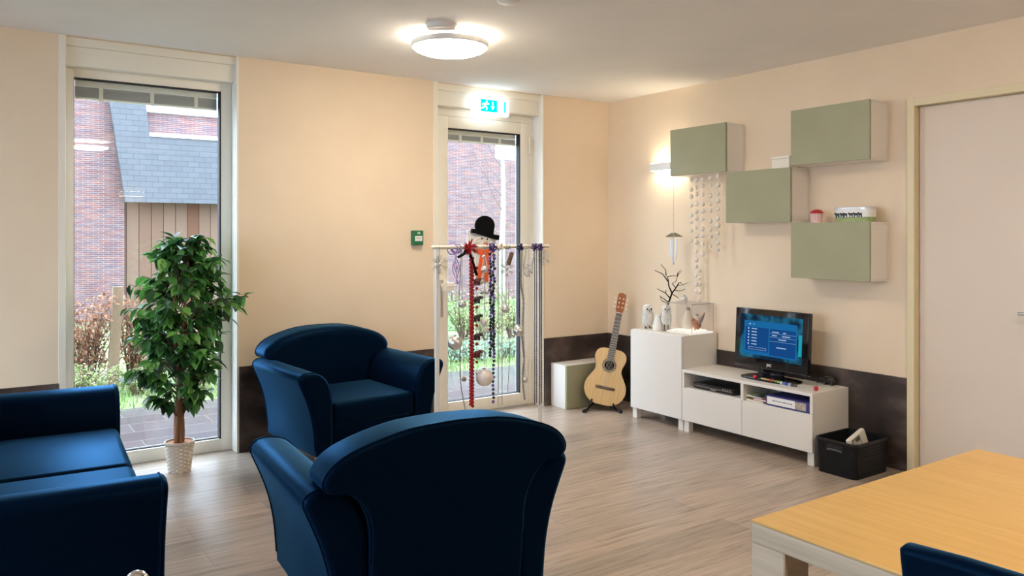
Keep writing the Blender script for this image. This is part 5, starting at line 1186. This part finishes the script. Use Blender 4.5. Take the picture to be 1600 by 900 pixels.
# ------------------------------------------------------------------ outside: terrace, garden, brick building
GZ = -0.035
mb = MB(); mb.box(-16, 14, T, 2.15, GZ - 0.1, GZ); mb.box(-16, X0 - T, -12, T, GZ - 0.1, GZ); struct(mb.build('terrace', M['paving'], smooth=False))
mb = MB(); mb.box(-12, 14, 2.152, 11.0, GZ - 0.12, GZ - 0.015); struct(mb.build('garden_ground', M['soil'], smooth=False))
mb = MB(); mb.box(1.2, 14, 5.6, 10.4, GZ - 0.02, GZ + 0.004); struct(mb.build('lawn', M['lawn'], smooth=False))
BY = 10.5
bd = thing('brick_building', 'brick and slate building across the garden behind the window and the glazed door', 'building', (0, BY, GZ))
def bp_prism(name, poly, y0, y1, mt):
    m = MB(); m.prism([(x, z - GZ) for x, z in poly], y0, y1); return m.build(name, mt, bd, smooth=False)
bp_prism('brick_wall', [(-9, GZ), (-2.62, GZ), (-2.62, 2.2), (-2.9, 6.0), (-9, 6.0)], 0.0, 0.3, M['brick'])
bp_prism('brick_wall', [(1.6, GZ), (13, GZ), (13, 3.40), (1.6, 3.40)], 0.0, 0.3, M['brick'])
bp_prism('brick_wall', [(1.6, 3.402), (5.62, 3.402), (5.62, 6.0), (1.6, 6.0)], 0.0, 0.3, M['brick'])
bp_prism('white_fascia', [(5.622, 3.402), (13, 3.402), (13, 6.0), (5.622, 6.0)], 0.03, 0.3, mat('white_fascia', (0.85, 0.85, 0.85), 0.5))
m = MB(); poly = [(-2.66, 2.13), (1.6, 2.13), (1.6, 3.36), (-2.24, 3.36), (-2.34, 4.6), (-2.98, 4.6)]
m.ring_loft([[Vector((x, y + 0.10 * (z - 2.13), z - GZ)) for x, z in poly] for y in (-0.40, -0.27)]); m.build('slate_roof', M['slate'], bd, smooth=False)
bp_prism('dormer_wall', [(-2.30, 3.36), (1.6, 3.36), (1.6, 3.86), (-2.30, 3.86)], 0.10, 0.3, M['brick'])
bp_prism('dormer_fascia', [(-2.33, 3.862), (1.6, 3.862), (1.6, 4.6), (-2.33, 4.6)], 0.02, 0.3, mat('white_gutter', (0.85, 0.86, 0.87), 0.5))
bp_prism('dormer_sill', [(-2.24, 3.362), (1.6, 3.362), (1.6, 3.43), (-2.24, 3.43)], -0.30, 0.098, mat('zinc_white_sill', (0.75, 0.78, 0.80), 0.5))
bp_prism('timber_cladding', [(-2.618, GZ), (1.598, GZ), (1.598, 2.6), (-2.618, 2.6)], 0.05, 0.3, M['timber'])
# fence post
q = P(180, 600, 'z', GZ); v = P(180, 448, 'y', 3.4)
m = MB(); m.ring_loft([[Vector((x * s_ + o_, y * s_, z)) for x, y in ((-0.046, -0.042), (0.046, -0.042), (0.046, 0.042), (-0.046, 0.042))] for z, s_, o_ in ((-0.02, 1.15, -0.03), (0.5, 1.0, 0.0), (v.z - GZ, 1.0, 0.025))]); tag(m.build('wooden_post', M['post'], loc=(v.x, 3.4, GZ)), 'raw wooden garden post among the brown-leaved shrubs outside', 'post')
def shrub(label, x, y, h, w_, leafmat, nb, nlf, L, seed, cat='shrub', name='garden_shrub', droop=0.2):
    rr = random.Random(seed); t = thing(name, label, cat, (x, y, GZ - 0.01)); m = MB(); s_ = MB()
    for k in range(nb):
        a = rr.random() * 2 * PI; R = w_ * rr.uniform(0.25, 1.0); hh = h * rr.uniform(0.55, 1.0)
        p0 = Vector((0.05 * math.cos(a), 0.05 * math.sin(a), 0)); p1 = Vector((R * 0.4 * math.cos(a), R * 0.4 * math.sin(a), hh * 0.55)); p2 = Vector((R * math.cos(a + 0.3), R * math.sin(a + 0.3), hh))
        c = smooth_curve([p0, p1, p2], 5); s_.tube(c, [0.009 * (1 - 0.8 * i / (len(c) - 1)) for i in range(len(c))], 5)
        for j in range(nlf):
            i = rr.uniform(0.25, 1) * (len(c) - 1); p = c[int(i)].lerp(c[min(len(c) - 1, int(i) + 1)], i % 1)
            p = p + Vector((rr.gauss(0, .06), rr.gauss(0, .06), rr.gauss(0, .04)))
            if p.z < 0.02: p.z = 0.02
            m.leaf(p, Vector((rr.uniform(-1, 1), rr.uniform(-1, 1), rr.uniform(-1, 0.6) - droop)), Vector((rr.uniform(-.5, .5), rr.uniform(-.5, .5), 1)), L * rr.uniform(.7, 1.2), L * 0.55)
    m.build('foliage', leafmat, t); s_.build('stems', M['twig'], t); return t
def gpos(px, y): return P(px, 500, 'y', y).x
shrub('brown-leaved beech shrub outside, left of the wooden post', gpos(140, 3.6), 3.6, 1.0, 0.42, M['beechleaf'], 34, 38, 0.052, 21)
shrub('brown-leaved beech shrub outside, just right of the wooden post', gpos(208, 3.7), 3.7, 1.0, 0.36, M['beechleaf'], 30, 34, 0.052, 22)
shrub('brown-leaved beech shrub outside, mostly behind the ficus', gpos(300, 3.7), 3.7, 0.75, 0.42, M['beechleaf'], 24, 30, 0.052, 23)
shrub('low green shrub outside in front of the left beech shrub', gpos(130, 3.0), 3.0, 0.34, 0.34, M['bushleaf'], 20, 24, 0.045, 24)
shrub('low green shrub outside at the foot of the wooden post', gpos(215, 2.9), 2.9, 0.26, 0.36, M['bushleaf'], 20, 24, 0.042, 25)
shrub('low green shrub outside behind the ficus trunk', gpos(310, 2.8), 2.8, 0.32, 0.36, M['bushleaf'], 20, 24, 0.042, 26)
shrub('yellow-green shrub outside the glazed door, at its left', gpos(725, 4.6), 4.6, 0.85, 0.55, M['bushleaf'], 30, 30, 0.052, 31)
shrub('yellow-green shrub outside the glazed door, in its middle', gpos(765, 3.9), 3.9, 0.72, 0.5, M['bushleaf'], 30, 30, 0.05, 32)
shrub('yellow-green shrub outside the glazed door, at its right', gpos(800, 4.4), 4.4, 0.85, 0.5, M['bushleaf'], 30, 30, 0.052, 33)
shrub('bluish low plant outside along the terrace edge, at the left of the door glass', gpos(712, 2.9), 2.9, 0.28, 0.34, M['lowleaf'], 18, 20, 0.05, 34)
shrub('bluish low plant outside along the terrace edge, in the middle of the door glass', gpos(752, 2.75), 2.75, 0.25, 0.34, M['lowleaf'], 18, 20, 0.05, 35)
shrub('bluish low plant outside along the terrace edge, at the right of the door glass', gpos(795, 2.75), 2.75, 0.28, 0.32, M['lowleaf'], 18, 20, 0.05, 36)
# birch
by_ = 5.2; bxx = P(784, 420, 'y', by_).x
t = thing('birch_tree', 'slim pale bare birch tree outside the glazed door', 'tree', (bxx, by_, GZ - 0.01))
m = MB(); c = smooth_curve([(0.02, 0, 0), (0.0, 0, 1.2), (0.03, 0, 2.2), (0.0, 0.0, 3.2), (-0.03, 0, 4.4)], 6); m.tube(c, [0.062 - 0.046 * i / (len(c) - 1) for i in range(len(c))], 10); m.build('trunk', M['birch'], t)
m = MB(); rr = random.Random(8)
for k in range(22):
    z = 1.5 + 2.6 * k / 22; a = (0 if k % 2 else PI) + rr.uniform(-0.7, 0.7); L = rr.uniform(0.5, 0.95) * (1.25 - z / 5)
    p0 = Vector((0.01, 0, z)); p1 = p0 + Vector((math.cos(a) * L * 0.5, math.sin(a) * L * 0.5, L * 0.65)); p2 = p0 + Vector((math.cos(a) * L * 0.8, math.sin(a) * L * .8, L * 1.45))
    m.tube(smooth_curve([p0, p1, p2], 4), [0.011, 0.010, 0.009, 0.008, 0.007, 0.006, 0.005, 0.004, 0.003], 5)
    p3 = p1 + Vector((math.cos(a + .6) * L * .35, math.sin(a + .6) * L * .35, L * 0.5)); m.tube([p1, p3], [0.006, 0.003], 5)
m.build('branches', mat('birch_twig', (0.13, 0.10, 0.09), 0.8), t)
# grass along the terrace edge
m = MB(); rr = random.Random(2)
for k in range(5200):
    x = rr.uniform(-4.9, 2.6); y = 2.17 + abs(rr.gauss(0, 0.9))
    p = Vector((x, y, GZ - 0.016)); h = rr.uniform(0.04, 0.12); d = Vector((rr.gauss(0, .35), rr.gauss(0, .35), 1)).normalized(); s_ = Vector((rr.uniform(-1, 1), rr.uniform(-1, 1), 0)).normalized() * 0.006
    a = m.bm.verts.new(p - s_); b = m.bm.verts.new(p + s_); c = m.bm.verts.new(p + d * h); m.face([a, b, c])
tag(m.build('grass', M['grass'], smooth=False), 'rough green grass along the terrace edge outside', 'grass', None, 'stuff')
